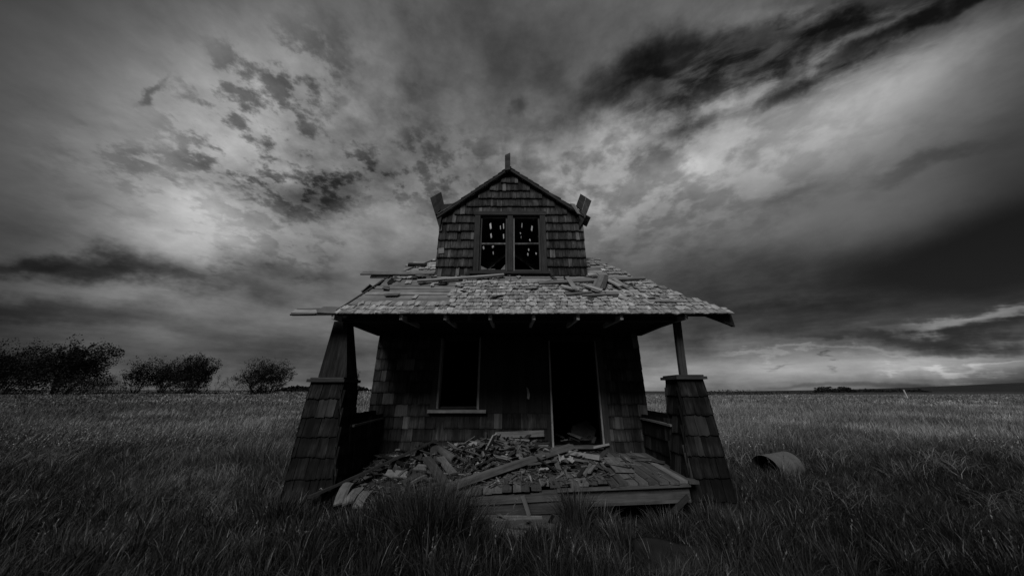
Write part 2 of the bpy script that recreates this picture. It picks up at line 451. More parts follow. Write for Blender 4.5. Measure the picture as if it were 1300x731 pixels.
def clad(name, parent, W, rows, exposure, spans, wmin, wmax, mat, keep=None, limit=300, seed=1, butt=0.016, rag=0.006,
         curl=0.0, tilt=0.012, v0=0.0, stuff_name=None, jitter=0.004, last=None):
    """courses of shingles; spans(v) gives the (u0, u1) stretches of a course; the first `limit` (the nearest, lowest courses) are single parts"""
    r = random.Random(seed); n = 0; rest = MB()
    L = exposure * 1.5
    for i in range(rows):
        v = v0 + i * exposure
        if last and i == rows - 1: L = exposure * last
        for (u0, u1) in spans(v):
            u = u0 + (0 if i % 2 else 0)
            first = True
            while u < u1 - 0.02:
                w = r.uniform(wmin, wmax)
                if first: w *= r.uniform(0.4, 1.0); first = False
                if u1 - (u + w) < wmin * 0.5: w = u1 - u
                w = min(w, wmax * 1.4)
                w = max(0.02, round(w, 2) if u + w < u1 - 0.01 else round(u1 - u, 3))
                uc = u + w / 2; u += w
                if keep and not keep(uc, v, r): continue
                key = (round(w, 2), round(L, 3), mat, r.randrange(3), rag, curl, butt)
                T = W @ Matrix.Translation((uc, v + r.uniform(-jitter, jitter), 0)) @ Matrix.Rotation(r.gauss(0, tilt), 4, 'Z')
                if n < limit:
                    if key not in SC:
                        vs, fs = shingle_geo(key[0], L, len(SC) + 5, butt, rag, curl)
                        SC[key] = mk_mesh(name, vs, fs, mat)
                    add_obj(name, SC[key], parent, T)
                else:
                    vs, fs = shingle_geo(key[0], L, r.randrange(99999), butt, rag, curl)
                    rest.add(vs, fs, T)
                n += 1
    if rest.v:
        o = rest.build(stuff_name or name + '_field', mat, None)
        COL.objects.unlink(o); put(o, parent, Matrix.Identity(4))
        o['kind'] = 'stuff'
    return n

# ================================================================ THE GROUND
def terr(x, y):
    z = 0.0
    r = math.hypot(x, y - 5)
    k = min(1.0, max(0.0, (r - 9) / 25.0))
    z += k * (mnoise.noise(Vector((x * 0.03, y * 0.03, 0.3))) * 0.5 + mnoise.noise(Vector((x * 0.11, y * 0.11, 2.3))) * 0.16)
    lf = min(1.0, max(0.0, (y - 25) / 90.0)); sd_ = min(1.0, max(0.0, (-x - 5) / 40.0))
    z += 1.3 * lf * lf * sd_ * (1.0 if y < 400 else max(0.0, 1 - (y - 400) / 1500))
    z += k * 0.25 * max(0.0, 1.0 - abs(y - 32) / 25) * (1 if x > 0 else 0.2)
    return z - 0.02
def axis_vals(n, lo, hi, c=9.0):
    a, b = math.asinh(lo / c), math.asinh(hi / c)
    return [math.sinh(a + (b - a) * i / n) * c for i in range(n + 1)]
xs = axis_vals(150, -6000, 6000); ys = axis_vals(150, -600, 9000)
vs = [(x, y, terr(x, y)) for y in ys for x in xs]
nx = len(xs)
fs = [(j * nx + i, j * nx + i + 1, (j + 1) * nx + i + 1, (j + 1) * nx + i) for j in range(len(ys) - 1) for i in range(nx - 1)]
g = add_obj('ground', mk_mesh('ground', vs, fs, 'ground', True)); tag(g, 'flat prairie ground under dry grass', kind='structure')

def hill(name, pts, Y, depth, label):
    """long low ridge seen along the horizon; pts are (x, crest height)"""
    vs = []; fs = []
    for (x, h) in pts:
        for k, (f, hh) in enumerate(((-1, -4), (-0.55, h * 0.45), (0, h), (0.5, h * 0.7), (1, -4))):
            vs.append((x, Y + f * depth, hh))
    for i in range(len(pts) - 1):
        for k in range(4):
            a = i * 5 + k; fs.append((a, a + 5, a + 6, a + 1))
    o = add_obj(name, mk_mesh(name, vs, fs, 'hill', True)); tag(o, label, kind='structure')
def ridge_pts(pix, Y):
    out = []
    for (px, py) in pix:
        p = at(px, py, Y); out.append((p.x, max(0.5, p.z)))
    return out
hill('hill', [(p[0], p[1] + mnoise.noise(Vector((p[0] * .004, 0, 0))) * 2) for p in
     ridge_pts([(880, 498), (960, 496), (1040, 495), (1100, 493.5), (1160, 491.5), (1220, 489), (1260, 487), (1300, 485.5), (1380, 484), (1500, 487), (1700, 492), (1900, 497)], 2200)],
     2200, 500, 'long dark hill rising along the right horizon')
hill('hill', ridge_pts([(-500, 493), (-200, 494), (60, 494.6), (250, 495), (420, 495.6), (560, 496), (700, 496.3), (860, 496.3)], 3000), 3000, 600,
     'faint low ridge along the left horizon')

# ================================================================ THE HOUSE
house = empty('abandoned_house', (0, 6.0, 0))
tag(house, 'derelict shingled house with broken front porch and gabled dormer', 'house')
XL, XR, YF, YB = -2.64, 2.50, 6.0, 12.0
ZP = 0.47                                                         # porch floor at the wall
def boards_part(name, boxes, mat, parent=house):
    m = MB()
    for b in boxes: m.box(*b)
    o = m.build(name, mat, None); COL.objects.unlink(o); put(o, parent, Matrix.Identity(4)); return o

# ---- front wall with window and door openings
WX0, WX1, WZ0, WZ1 = -1.38, -0.64, 1.25, 2.52
DX0, DX1 = 0.74, 1.62
fw = boards_part('front_wall', [
    (XL + .02, WX0, YF, YF + .12, 0.02, 2.62), (WX0, WX1, YF, YF + .12, 0.02, WZ0), (WX0, WX1, YF, YF + .12, WZ1, 2.62),
    (WX1, DX0, YF, YF + .12, 0.02, 2.62), (DX0, DX1, YF, YF + .12, 0.02, 0.60), (DX0, DX1, YF, YF + .12, 2.5, 2.62),
    (DX1, XR - .02, YF, YF + .12, 0.02, 2.62)], 'tar')
WF = frame((XL, YF, 0.10), (1, 0, 0), (0, 0, 1))
def sp_front(v):
    z = 0.10 + v
    if z < 1.10: return [(0.0, DX0 - 0.10 - XL), (DX1 + .13 - XL, XR - XL)]
    return [(0.0, WX0 - 0.12 - XL), (DX1 + .13 - XL, XR - XL)]
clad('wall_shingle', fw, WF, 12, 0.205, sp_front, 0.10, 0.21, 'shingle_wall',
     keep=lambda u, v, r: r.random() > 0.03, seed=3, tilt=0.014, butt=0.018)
# smooth boarded stretch between window and door
x = WX1 + 0.03; i = 0
while x < DX0 - 0.05:
    w = rnd.choice((0.14, 0.145, 0.15))
    w = min(w, DX0 - 0.035 - x)
    board('wall_board', (x + w / 2, YF - 0.001, 1.175), (x + w / 2, YF - 0.001, 2.6), w - 0.003, 0.016 + rnd.uniform(0, .003), (0, -1, 0), 'wall_board', fw, 0.0, 0.001)
    x += w; i += 1
o = add_obj('torn_patch', mk_mesh('torn_patch', [(-.02, 0, 0), (.015, 0, -.03), (.035, 0, .06), (.01, 0, .16), (-.03, 0, .2), (-.015, 0, .1),
     (-.02, -.02, 0), (.015, -.03, -.03), (.035, -.03, .06), (.01, -.01, .16), (-.03, -.008, .2), (-.015, -.02, .1)],
     [(6, 7, 8, 9, 10, 11), (0, 1, 7, 6), (1, 2, 8, 7), (2, 3, 9, 8), (3, 4, 10, 9), (4, 5, 11, 10), (5, 0, 6, 11)], 'plaster'), fw, Matrix.Translation((0.30, YF - 0.017, 1.44)))
o['label'] = 'pale torn scrap on the dark boarding'
# side and back walls
lw = boards_part('side_wall', [(XL + .02, XL + .12, YF + .12, YB, 0.02, 3.16)], 'tar')
rw = boards_part('side_wall', [(XR - .12, XR - .02, YF + .12, YB, 0.02, 3.16)], 'tar')
bw_ = boards_part('back_wall', [(XL + .12, XR - .12, YB - .12, YB, 0.02, 2.62)], 'tar')
clad('side_shingle', lw, frame((XL + .02, YB, 0.1), (0, -1, 0), (0, 0, 1)), 15, 0.205, lambda v: [(0, YB - YF)], 0.1, 0.2, 'shingle_wall', limit=0, seed=8)
clad('side_shingle', rw, frame((XR - .02, YF, 0.1), (0, 1, 0), (0, 0, 1)), 15, 0.205, lambda v: [(0, YB - YF)], 0.1, 0.2, 'shingle_wall', limit=0, seed=9)
# rooms
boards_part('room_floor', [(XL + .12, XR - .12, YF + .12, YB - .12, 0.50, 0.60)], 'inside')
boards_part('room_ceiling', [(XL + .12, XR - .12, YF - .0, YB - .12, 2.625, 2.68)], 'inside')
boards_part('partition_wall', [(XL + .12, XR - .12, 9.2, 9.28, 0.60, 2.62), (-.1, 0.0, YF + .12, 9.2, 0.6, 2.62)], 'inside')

# ---- window of the front room (opening without glass)
def rod(name, x0, x1, y0, y1, z0, z1, mat, parent):
    """straight piece of trim as a board along its longest side"""
    dims = (x1 - x0, y1 - y0, z1 - z0); c = Vector(((x0 + x1) / 2, (y0 + y1) / 2, (z0 + z1) / 2)); a = dims.index(max(dims))
    if a == 0: return board(name, (x0, c.y, z0), (x1, c.y, z0), dims[1], dims[2], (0, 0, 1), mat, parent, 0.004, 0.0015)
    if a == 2: return board(name, (c.x, y1, z0), (c.x, y1, z1), dims[0], dims[1], (0, -1, 0), mat, parent, 0.004, 0.0015)
    return board(name, (c.x, y0, z0), (c.x, y1, z0), dims[0], dims[2], (0, 0, 1), mat, parent, 0.004, 0.0015)
win = empty('front_window', (-1.0, YF, 1.2), house)
rod('casing', WX0 - .125, WX0 - .012, YF - .045, YF - .003, 1.24, 2.58, 'trim', win)
rod('casing', WX1 + .004, WX1 + .028, YF - .03, YF - .003, 1.24, 2.58, 'trim_pale', win)
rod('jamb', WX0 - .014, WX0 + .024, YF - .05, YF + .10, 1.25, 2.55, 'trim_pale', win)
rod('jamb', WX1 - .012, WX1 + .002, YF - .02, YF + .10, 1.25, 2.55, 'trim_pale', win)
rod('sill', WX0 - .16, WX1 + .17, YF - .10, YF + .03, 1.185, 1.238, 'trim_pale', win)
rod('sash_rail', WX0 + .026, WX1 - .014, YF + .04, YF + .08, 1.255, 1.29, 'dark_board', win)
# ---- front door opening
dr = empty('doorway', (1.2, YF, 0.6), house)
rod('jamb', DX0 - .026, DX0 + .004, YF - .05, YF + .10, 0.53, 2.5, 'trim_pale', dr)
rod('jamb', DX1 + .002, DX1 + .03, YF - .03, YF + .10, 0.61, 2.5, 'trim_pale', dr)
rod('casing', DX1 + .034, DX1 + .135, YF - .05, YF - .005, 0.5, 2.55, 'trim', dr)
rod('threshold', DX0 + .006, DX1, YF - .06, YF + .11, 0.60, 0.635, 'deck', dr)
rod('hinge', DX0 - .03, DX0 - .01, YF - .062, YF - .05, 1.02, 1.10, 'plaster', dr)

# ---- porch floor
def zdeck(x, y):
    zf = np.interp(x, (-2.4, -1.2, 0.0, 2.2), (0.20, 0.27, 0.36, 0.455))
    return float(zf + (0.50 - zf) * min(1.0, max(0.0, (y - 4.5) / 1.5)))
pf = empty('porch_floor', (0, 5.2, 0.4), house)
x = -2.30
while x < 2.26:
    w = rnd.uniform(0.105, 0.135)
    xc = x + w / 2
    yf = 4.40 + rnd.uniform(-.03, .03) + (rnd.choice((0, .06, .12)) if xc > 0.2 and xc < 1.2 else 0)
    if xc < -1.3: yf += rnd.uniform(0.1, 0.5)
    p0 = Vector((xc + rnd.uniform(-.01, .01), yf, zdeck(xc, yf))); p1 = Vector((xc, 5.97, zdeck(xc, 5.97) ))
    board('floor_board', p0, p1, w - 0.006, 0.028 + rnd.uniform(0, .007), (0, 0, 1), 'deck', pf, 0.02, 0.005)
    x += w
# joists and skirt
def sk(px0, py0, px1, py1, Y0, Y1, h, t=0.045, mat='beam', name='skirt_beam'):
    a, b = at(px0, py0, Y0), at(px1, py1, Y1)
    return board(name, a + Vector((0, t / 2, 0)), b + Vector((0, t / 2, 0)), t, h, (0, 0, 1), mat, pf, 0.01, 0.003)
a = (0.62, 2.27)
board('skirt_beam', (0.35, 4.47, 0.165), (2.26, 4.47, 0.245), 0.05, 0.19, (0, 0, 1), 'beam', pf, 0.01, 0.004)
board('skirt_beam', (0.55, 4.42, 0.355), (2.26, 4.42, 0.425), 0.05, 0.032, (0, 0, 1), 'deck', pf, 0.02, 0.004)
board('skirt_beam', (-1.3, 4.44, 0.185), (0.62, 4.44, 0.27), 0.06, 0.085, (0, 0, 1), 'deck', pf, 0.02, 0.004)
board('skirt_beam', (-1.2, 4.46, 0.06), (0.9, 4.46, 0.135), 0.05, 0.125, (0, 0, 1), 'beam', pf, 0.02, 0.004)
board('skirt_beam', (-0.9, 4.44, -0.02), (1.0, 4.44, 0.02), 0.05, 0.10, (0, 0, 1), 'beam', pf, 0.02, 0.004)
for x in (-2.0, -0.8, 0.3, 1.2, 2.0):
    board('joist', (x, 4.52, 0.12 + 0.03 * x), (x, 5.95, 0.30), 0.05, 0.14, (0, 0, 1), 'dark_board', pf)

# ---- porch side walls
def low_wall(x_in, x_out, s, z0=1.07):
    p = empty('porch_side_wall', (x_in, 5.4, 0), house)
    lo, hi_ = min(x_in, x_out), max(x_in, x_out)
    core = MB(); core.box(lo + .012, hi_ - .012, 4.85, 5.985, 0.05, 1.06)
    o = core.build('core', 'tar', None); COL.objects.unlink(o); put(o, p, Matrix.Identity(4))
    if s > 0:
        F = frame((lo + .012, 5.985, 0.2), (0, -1, 0), (0, 0, 1)); G = frame((hi_ - .012, 4.85, 0.1), (0, 1, 0), (0, 0, 1))
    else:
        F = frame((hi_ - .012, 4.85, 0.2), (0, 1, 0), (0, 0, 1)); G = frame((lo + .012, 5.985, 0.1), (0, -1, 0), (0, 0, 1))
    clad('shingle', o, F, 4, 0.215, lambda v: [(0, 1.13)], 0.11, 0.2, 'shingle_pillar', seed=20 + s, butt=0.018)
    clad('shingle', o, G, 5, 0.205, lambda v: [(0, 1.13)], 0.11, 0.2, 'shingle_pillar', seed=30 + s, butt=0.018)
    board('cap_board', (x_in + (x_out - x_in) / 2, 4.86, 1.062), (x_in + (x_out - x_in) / 2, 5.98, 1.075), abs(x_out - x_in) + .06, 0.03, (0, 0, 1), 'eave', p)
low_wall(2.36, 2.50, 1); low_wall(-2.36, -2.52, -1)

# ---- tapered shingled pillars
def pillar(bot, top, label, seed, zt, capname='cap'):
    """bot, top: four corners (front-left, front-right, back-right, back-left)"""
    p = empty('porch_pillar', (sum(b[0] for b in bot) / 4, 4.7, 0), house); p['label'] = label
    c = [Vector(q) for q in bot] + [Vector(q) for q in top]
    cx = sum((q for q in c), Vector()) / 8
    sh = [q + (Vector((cx.x, cx.y, q.z)) - q).normalized() * 0.012 for q in c]
    core = add_obj('core', mk_mesh('core', sh, [(0, 1, 5, 4), (1, 2, 6, 5), (2, 3, 7, 6), (3, 0, 4, 7), (4, 5, 6, 7)], 'tar'), p)
    for k in range(4):
        a, b = c[k], c[(k + 1) % 4]; ta, tb = c[4 + k], c[4 + (k + 1) % 4]
        F = frame(a, b - a, ta - a)
        Fi = F.inverted(); A, Bq, TA, TB = Fi @ a, Fi @ b, Fi @ ta, Fi @ tb
        H = TA.y
        def sp(v, A=A, Bq=Bq, TA=TA, TB=TB, H=H):
            f = min(1, v / H); return [(A.x + (TA.x - A.x) * f - .008, Bq.x + (TB.x - Bq.x) * f + .008)]
        rows = int(H / 0.235 + 0.45)
        clad('pillar_shingle', core, F, rows, (H + .01) / rows, sp, 0.06, 0.16, 'shingle_pillar', seed=seed + k, butt=0.022, tilt=0.012, rag=0.01, curl=0.008,
             keep=lambda u, v, r: r.random() > 0.02, jitter=0.010, last=0.97)
    tc_ = [Vector(q) for q in top]
    mx = sum(tc_, Vector()) / 4
    w = (tc_[1] - tc_[0]).length + .11; d = (tc_[3] - tc_[0]).length + .11
    m = MB(); m.box(mx.x - w / 2, mx.x + w / 2, mx.y - d / 2, mx.y + d / 2, zt + .004, zt + .045)
    o = m.build(capname, 'trim', None); COL.objects.unlink(o); put(o, p, Matrix.Identity(4))
    m = MB(); m.box(mx.x - w / 2 + .03, mx.x + w / 2 - .03, mx.y - d / 2 + .03, mx.y + d / 2 - .03, zt + .047, zt + .068)
    o = m.build(capname, 'trim', None); COL.objects.unlink(o); put(o, p, Matrix.Identity(4))
    return p
pr = pillar([(2.26, 4.50, -.02), (2.85, 4.50, -.02), (2.85, 5.0, -.02), (2.26, 4.92, -.02)],
            [(2.46, 4.65, 1.73), (2.80, 4.65, 1.73), (2.80, 5.05, 1.73), (2.46, 5.05, 1.73)], 'right shingled porch pillar with bare post on top', 50, 1.72)
pl = pillar([(-2.93, 4.50, -.02), (-2.27, 4.50, -.02), (-2.27, 4.92, -.02), (-2.93, 5.0, -.02)],
            [(-2.94, 4.65, 1.69), (-2.50, 4.65, 1.69), (-2.50, 5.05, 1.69), (-2.94, 5.05, 1.69)], 'left shingled porch pillar with tapered boxed column', 60, 1.68)
board('post', (2.595, 4.78, 1.775), (2.605, 4.72, 2.60), 0.105, 0.06, (0, -1, 0), 'trim', pr, 0.01, 0.004)
# boxed column on the left pillar
bx = [(-2.875, 4.66), (-2.45, 4.66), (-2.45, 4.99), (-2.875, 4.99)]; tx = [(-2.785, 4.64), (-2.585, 4.64), (-2.585, 4.84), (-2.785, 4.84)]
z0, z1 = 1.752, 2.585
for k in range(4):
    a, b = bx[k], bx[(k + 1) % 4]; ta, tb = tx[k], tx[(k + 1) % 4]
    cen = Vector((-2.67, 4.79, 2.1))
    q = [Vector((*a, z0)), Vector((*b, z0)), Vector((*tb, z1 + rnd.uniform(-.02, .02))), Vector((*ta, z1 + rnd.uniform(-.01, .02)))]
    n = (q[1] - q[0]).cross(q[3] - q[0]).normalized()
    if n.dot(q[0] - cen) < 0: n = -n
    n_in = -n * 0.02
    vs = q + [w + n_in for w in q]
    s_ = 0.0 if k % 2 == 0 else 0.02
    F = frame(q[0], q[3] - q[0], q[1] - q[0]); Fi = F.inverted()
    add_obj('column_board', mk_mesh('column_board', [Fi @ w for w in vs], [(0, 1, 2, 3), (7, 6, 5, 4), (0, 4, 5, 1), (1, 5, 6, 2), (2, 6, 7, 3), (3, 7, 4, 0)], 'column'), pl, F)

# ---- porch beam and ceiling
bm_ = boards_part('porch_ceiling', [(XL + .0, XR + .06, 4.66, 5.99, 2.66, 2.68)], 'inside')
board('porch_beam', (-2.66, 4.60, 2.575), (2.58, 4.60, 2.575), 0.12, 0.085, (0, 0, 1), 'dark_board', house)
board('porch_beam', (-2.62, 4.67, 2.575), (-2.62, 5.99, 2.60), 0.09, 0.085, (0, 0, 1), 'dark_board', house)
board('porch_beam', (2.52, 4.67, 2.575), (2.52, 5.99, 2.60), 0.09, 0.085, (0, 0, 1), 'dark_board', house)
for k, x in enumerate((-2.63, -1.63, -0.98, -0.32, 0.32, 0.97, 1.61, 2.56)):
    board('rafter_tail', (x, 4.325, 2.545 + (0.01 if k in (0, 7) else 0)), (x, 5.2, 2.60), 0.045, 0.08, (0, 0, 1), 'sawn_end', house, 0.002, 0.0)

# ================================================================ ROOF
E0, ZE = 4.30, 2.635
K = math.sqrt(0.5)
roof = empty('roof', (0, 6, ZE), house)
RF = frame((-3.2, E0, ZE), (1, 0, 0), (0, 1, 1))                  # u across, v up the slope
def left_lim(v):
    if v < 0.17: return -0.06
    if v < 1.28: return float(np.interp(v, (0.1, 1.28), (0.64, 0.93)))
    return v * K
def right_lim(v): return 6.4 - v * K
def dorm(v): return 4.3 + v * K > 5.30                            # courses that meet the dormer
UD0, UD1 = 3.2 - 1.45, 3.2 + 1.42
bwid = 0.116; nrow = 43
poke_l = {11: 0.40, 14: 0.14, 16: 0.34, 17: 0.28}; poke_r = {17: 0.20, 19: 0.30, 12: 0.03}
for i in range(nrow):
    v = i * bwid
    l, r_ = left_lim(v + bwid * .5) + rnd.uniform(-.03, .02), right_lim(v + bwid * .5) + rnd.uniform(-.02, .03)
    l -= poke_l.get(i, 0); r_ += poke_r.get(i, 0)
    if r_ - l < 0.2: break
    segs = [(l, r_)]
    if dorm(v + bwid): segs = [(l, UD0), (UD1, r_)] if l < UD0 - .05 else []
    for (a, b) in segs:
        cuts = [a]
        while b - cuts[-1] > 2.6: cuts.append(cuts[-1] + rnd.uniform(1.4, 2.3))
        cuts.append(b)
        for c0, c1 in zip(cuts[:-1], cuts[1:]):
            if c1 - c0 < 0.05: continue
            dz = rnd.uniform(-.004, .004)
            n = Vector((0, -K, K))
            p0 = RF @ Vector((c0 + .003, v + bwid / 2, -0.02 + dz)); p1 = RF @ Vector((c1 - .003, v + bwid / 2 + rnd.uniform(-.004, .004), -0.02 + rnd.uniform(-.004, .006)))
            board('roof_board', p0, p1, bwid - rnd.uniform(0.006, 0.020), 0.02, n, 'roof_board', roof, 0.03, 0.004)
# side and back slopes, boarded
def slope(origin, u, v, width_fn, rows, name='roof_board'):
    F = frame(origin, u, v); n = (F.to_3x3() @ Vector((0, 0, 1)))
    for i in range(rows):
        vv = i * 0.2; s = width_fn(vv + .1)
        for (a, b) in s:
            if b - a < .1: continue
            board(name, F @ Vector((a, vv + .1, -.02)), F @ Vector((b, vv + .1, -.02)), 0.192, 0.02, n, 'roof_board', roof, 0.02, 0.003)
YRB = 12.6
SV0 = 0.55 / K
slope((3.2, E0, ZE), (0, 1, 0), (-1, 0, 1), lambda v: [(v * K + .02, (YRB - E0) - v * K)] if v > SV0 else [], 13)
slope((-3.2, YRB, ZE), (0, -1, 0), (1, 0, 1), lambda v: [(v * K, (YRB - E0) - v * K - .02)] if v > SV0 else [], 13)
slope((3.2, YRB, ZE), (-1, 0, 0), (0, -1, 1), lambda v: [(v * K, 6.4 - v * K)], 24)

# shingles that are left on the front slope
def nz(u, v, k, s): return mnoise.noise(Vector((u * s, v * s * 1.6, k)))
def keep_roof(u, v, r):
    x = u - 3.2
    if u > right_lim(v) - 0.03 or u < left_lim(v) + .03: return False
    if dorm(v + .05) and UD0 - .03 < u < UD1 + .03: return False
    if x < -2.55: return False
    if v < 0.05: return True
    m = 0.0
    if x < -0.95 and 0.26 < v < 1.08: m = 0.95 - max(0, (x + 1.5)) * 1.3 + nz(u, v, 4, 2.5) * 0.6         # bare boards at the left
    if v > 1.05 and not dorm(v): m = max(m, 0.50 + nz(u, v, 1, 2) * 0.7)                                  # bare strip under the dormer
    if x > 0.75 and 0.45 < v < 1.1: m = max(m, 0.52 + nz(u, v, 2, 3) * 0.8 - abs(x - 1.5) * 0.35)          # patch at the right
    if dorm(v): m = max(m, 0.42 + nz(u, v, 3, 3) * 0.9)
    if m > 0.36: return r.random() > 0.93
    return r.random() > 0.035 + 0.05 * (nz(u, v, 6, 5) > 0.25)
RS = RF @ Matrix.Translation((0, 0, 0.004))
clad('roof_shingle', roof, RS, 20, 0.112, lambda v: [(left_lim(v), right_lim(v))], 0.055, 0.125, 'shingle_roof', keep=keep_roof, limit=300,
     seed=77, butt=0.011, rag=0.018, curl=0.018, tilt=0.10, jitter=0.022, v0=-0.03, stuff_name='roof_shingle_field')
clad('roof_shingle', roof, RS @ Matrix.Translation((0, 0, 0.006)), 1, 0.13, lambda v: [(0.62, 6.42)], 0.08, 0.15, 'shingle_roof', limit=0, seed=78, butt=0.014, rag=0.01, v0=-0.045, stuff_name='starter_course')
# fascia under the eave
board('fascia', (-2.62, 4.335, 2.600), (3.05, 4.335, 2.600), 0.018, 0.036, (0, 0, 1), 'dark_board', roof, 0.01, 0.003)
board('eave_board', (-3.25, 4.365, 2.665), (-2.86, 4.365, 2.665), 0.17, 0.022, (0, -K, K), 'eave', roof, 0.02, 0.004)
board('eave_board', (-2.88, 4.37, 2.69), (-2.52, 4.37, 2.69), 0.18, 0.018, (0, -K, K), 'eave', roof, 0.03, 0.006)
board('eave_board', (-3.24, 4.325, 2.610), (-2.62, 4.325, 2.605), 0.03, 0.03, (0, 0, 1), 'dark_board', roof, 0.02, 0.004)
hipn = Vector((-.25, -K, K))
board('hip_board', RF @ Vector((0.60, 0.06, .006)), RF @ Vector((0.93, 1.30, .006)), 0.035, 0.012, (0, -K, K), 'dark_board', roof, 0.02, 0.004)
board('hip_board', RF @ Vector((0.92, 1.28, .004)), RF @ Vector((1.66, 2.36, .004)), 0.035, 0.012, (0, -K, K), 'dark_board', roof, 0.02, 0.004)
board('roof_board', RF @ Vector((1.12, 1.80, .02)), RF @ Vector((1.5, 1.80, .02)), 0.09, 0.05, (0, -K, K), 'dark_board', roof, 0.02, 0.004)
# hanging torn corner of the eave at the right
hp = [at(884, 396, 4.36), at(926, 392, 4.33), at(933.5, 415, 4.38), at(929, 413, 4.40)]
bk = [p + Vector((-.02, 0.05, 0.012)) for p in hp]
add_obj('hanging_soffit', mk_mesh('hanging_soffit', hp + bk, [(0, 3, 2, 1), (4, 5, 6, 7), (0, 1, 5, 4), (1, 2, 6, 5), (2, 3, 7, 6), (3, 0, 4, 7)], 'dark_board'), roof)
lp = [at(868, 397, 4.4), at(872, 397, 4.4), at(872, 402, 4.4), at(869, 404, 4.4)]
add_obj('broken_bracket', mk_mesh('broken_bracket', lp + [p + Vector((0, .06, 0)) for p in lp], [(0, 3, 2, 1), (4, 5, 6, 7), (0, 1, 5, 4), (1, 2, 6, 5), (2, 3, 7, 6), (3, 0, 4, 7)], 'trim_pale'), roof)

# ================================================================ DORMER
dm = empty('dormer', (0, 5.27, 3.6), house)
DY = 5.27; DXL, DXR = -1.44, 1.41; DZB, DZE = 3.58, 4.86; RX, RZ = -0.06, 5.99
OX0, OX1, OZ0, OZ1 = -0.63, 0.555, 3.69, 4.87
def gz(x): return RZ - (RZ - DZE) * (abs(x - RX) / ((DXR - RX) if x > RX else (RX - DXL)))
m = MB()
def prism(m, poly, y0, y1):
    n = len(poly); m.add([(x, y0, z) for x, z in poly] + [(x, y1, z) for x, z in poly],
        [tuple(range(n)), tuple(range(2 * n - 1, n - 1, -1))] + [((i + 1) % n, i, i + n, (i + 1) % n + n) for i in range(n)])
prism(m, [(DXL + .015, DZB - .1), (OX0, DZB - .1), (OX0, gz(OX0) - .02), (DXL + .015, DZE - .02)], DY, DY + .1)
prism(m, [(OX1, DZB - .1), (DXR - .015, DZB - .1), (DXR - .015, DZE - .02), (OX1, gz(OX1) - .02)], DY, DY + .1)
prism(m, [(OX0, DZB - .1), (OX1, DZB - .1), (OX1, OZ0), (OX0, OZ0)], DY, DY + .1)
prism(m, [(OX0, OZ1), (OX1, OZ1), (OX1, gz(OX1) - .02), (RX, RZ - .03), (OX0, gz(OX0) - .02)], DY, DY + .1)
dw = m.build('gable_wall', 'tar', None); COL.objects.unlink(dw); put(dw, dm, Matrix.Identity(4))
def sp_d(v):
    z = DZB + v
    zt = z + 0.19
    if zt > DZE:
        f = (RZ - zt) / (RZ - DZE)
        a, b = RX + (DXL - RX) * f, RX + (DXR - RX) * f
    else: a, b = DXL, DXR
    if b - a < .15: return []
    if z < 4.88 and z > 3.5: return [(a - DXL, OX0 - .11 - DXL), (OX1 + .11 - DXL, b - DXL)]
    return [(a - DXL, b - DXL)]
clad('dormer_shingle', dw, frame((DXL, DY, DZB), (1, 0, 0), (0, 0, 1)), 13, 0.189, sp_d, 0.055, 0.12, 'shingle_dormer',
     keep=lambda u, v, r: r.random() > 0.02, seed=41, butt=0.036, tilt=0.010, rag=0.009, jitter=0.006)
for s, xx in ((-1, DXL), (1, DXR)):
    m = MB(); m.box(min(xx - s * .015, xx - s * .1), max(xx - s * .015, xx - s * .1), DY + .1, 9.2, 3.7, DZE)
    ck = m.build('cheek_wall', 'tar', None); COL.objects.unlink(ck); put(ck, dm, Matrix.Identity(4))
    F = frame((xx - s * .015, DY, 4.0), (0, 1, 0), (0, 0, 1)) if s > 0 else frame((xx - s * .015, 9.2, 4.0), (0, -1, 0), (0, 0, 1))
    F2 = frame((xx - s * .015, DY, DZB), (0, 1, 0), (0, 0, 1)) if s > 0 else frame((xx - s * .015, 9.2, DZB), (0, -1, 0), (0, 0, 1))
    clad('cheek_shingle', ck, F2, 7, 0.189, lambda v: [(0, 3.93)], 0.08, 0.15, 'shingle_dormer', limit=0, seed=43 + s)
m = MB(); prism(m, [(DXL + .1, 4.0), (DXR - .1, 4.0), (DXR - .1, DZE - .02), (RX, RZ - .05), (DXL + .1, DZE - .02)], 9.15, 9.2)
o = m.build('rear_gable', 'inside', None); COL.objects.unlink(o); put(o, dm, Matrix.Identity(4))
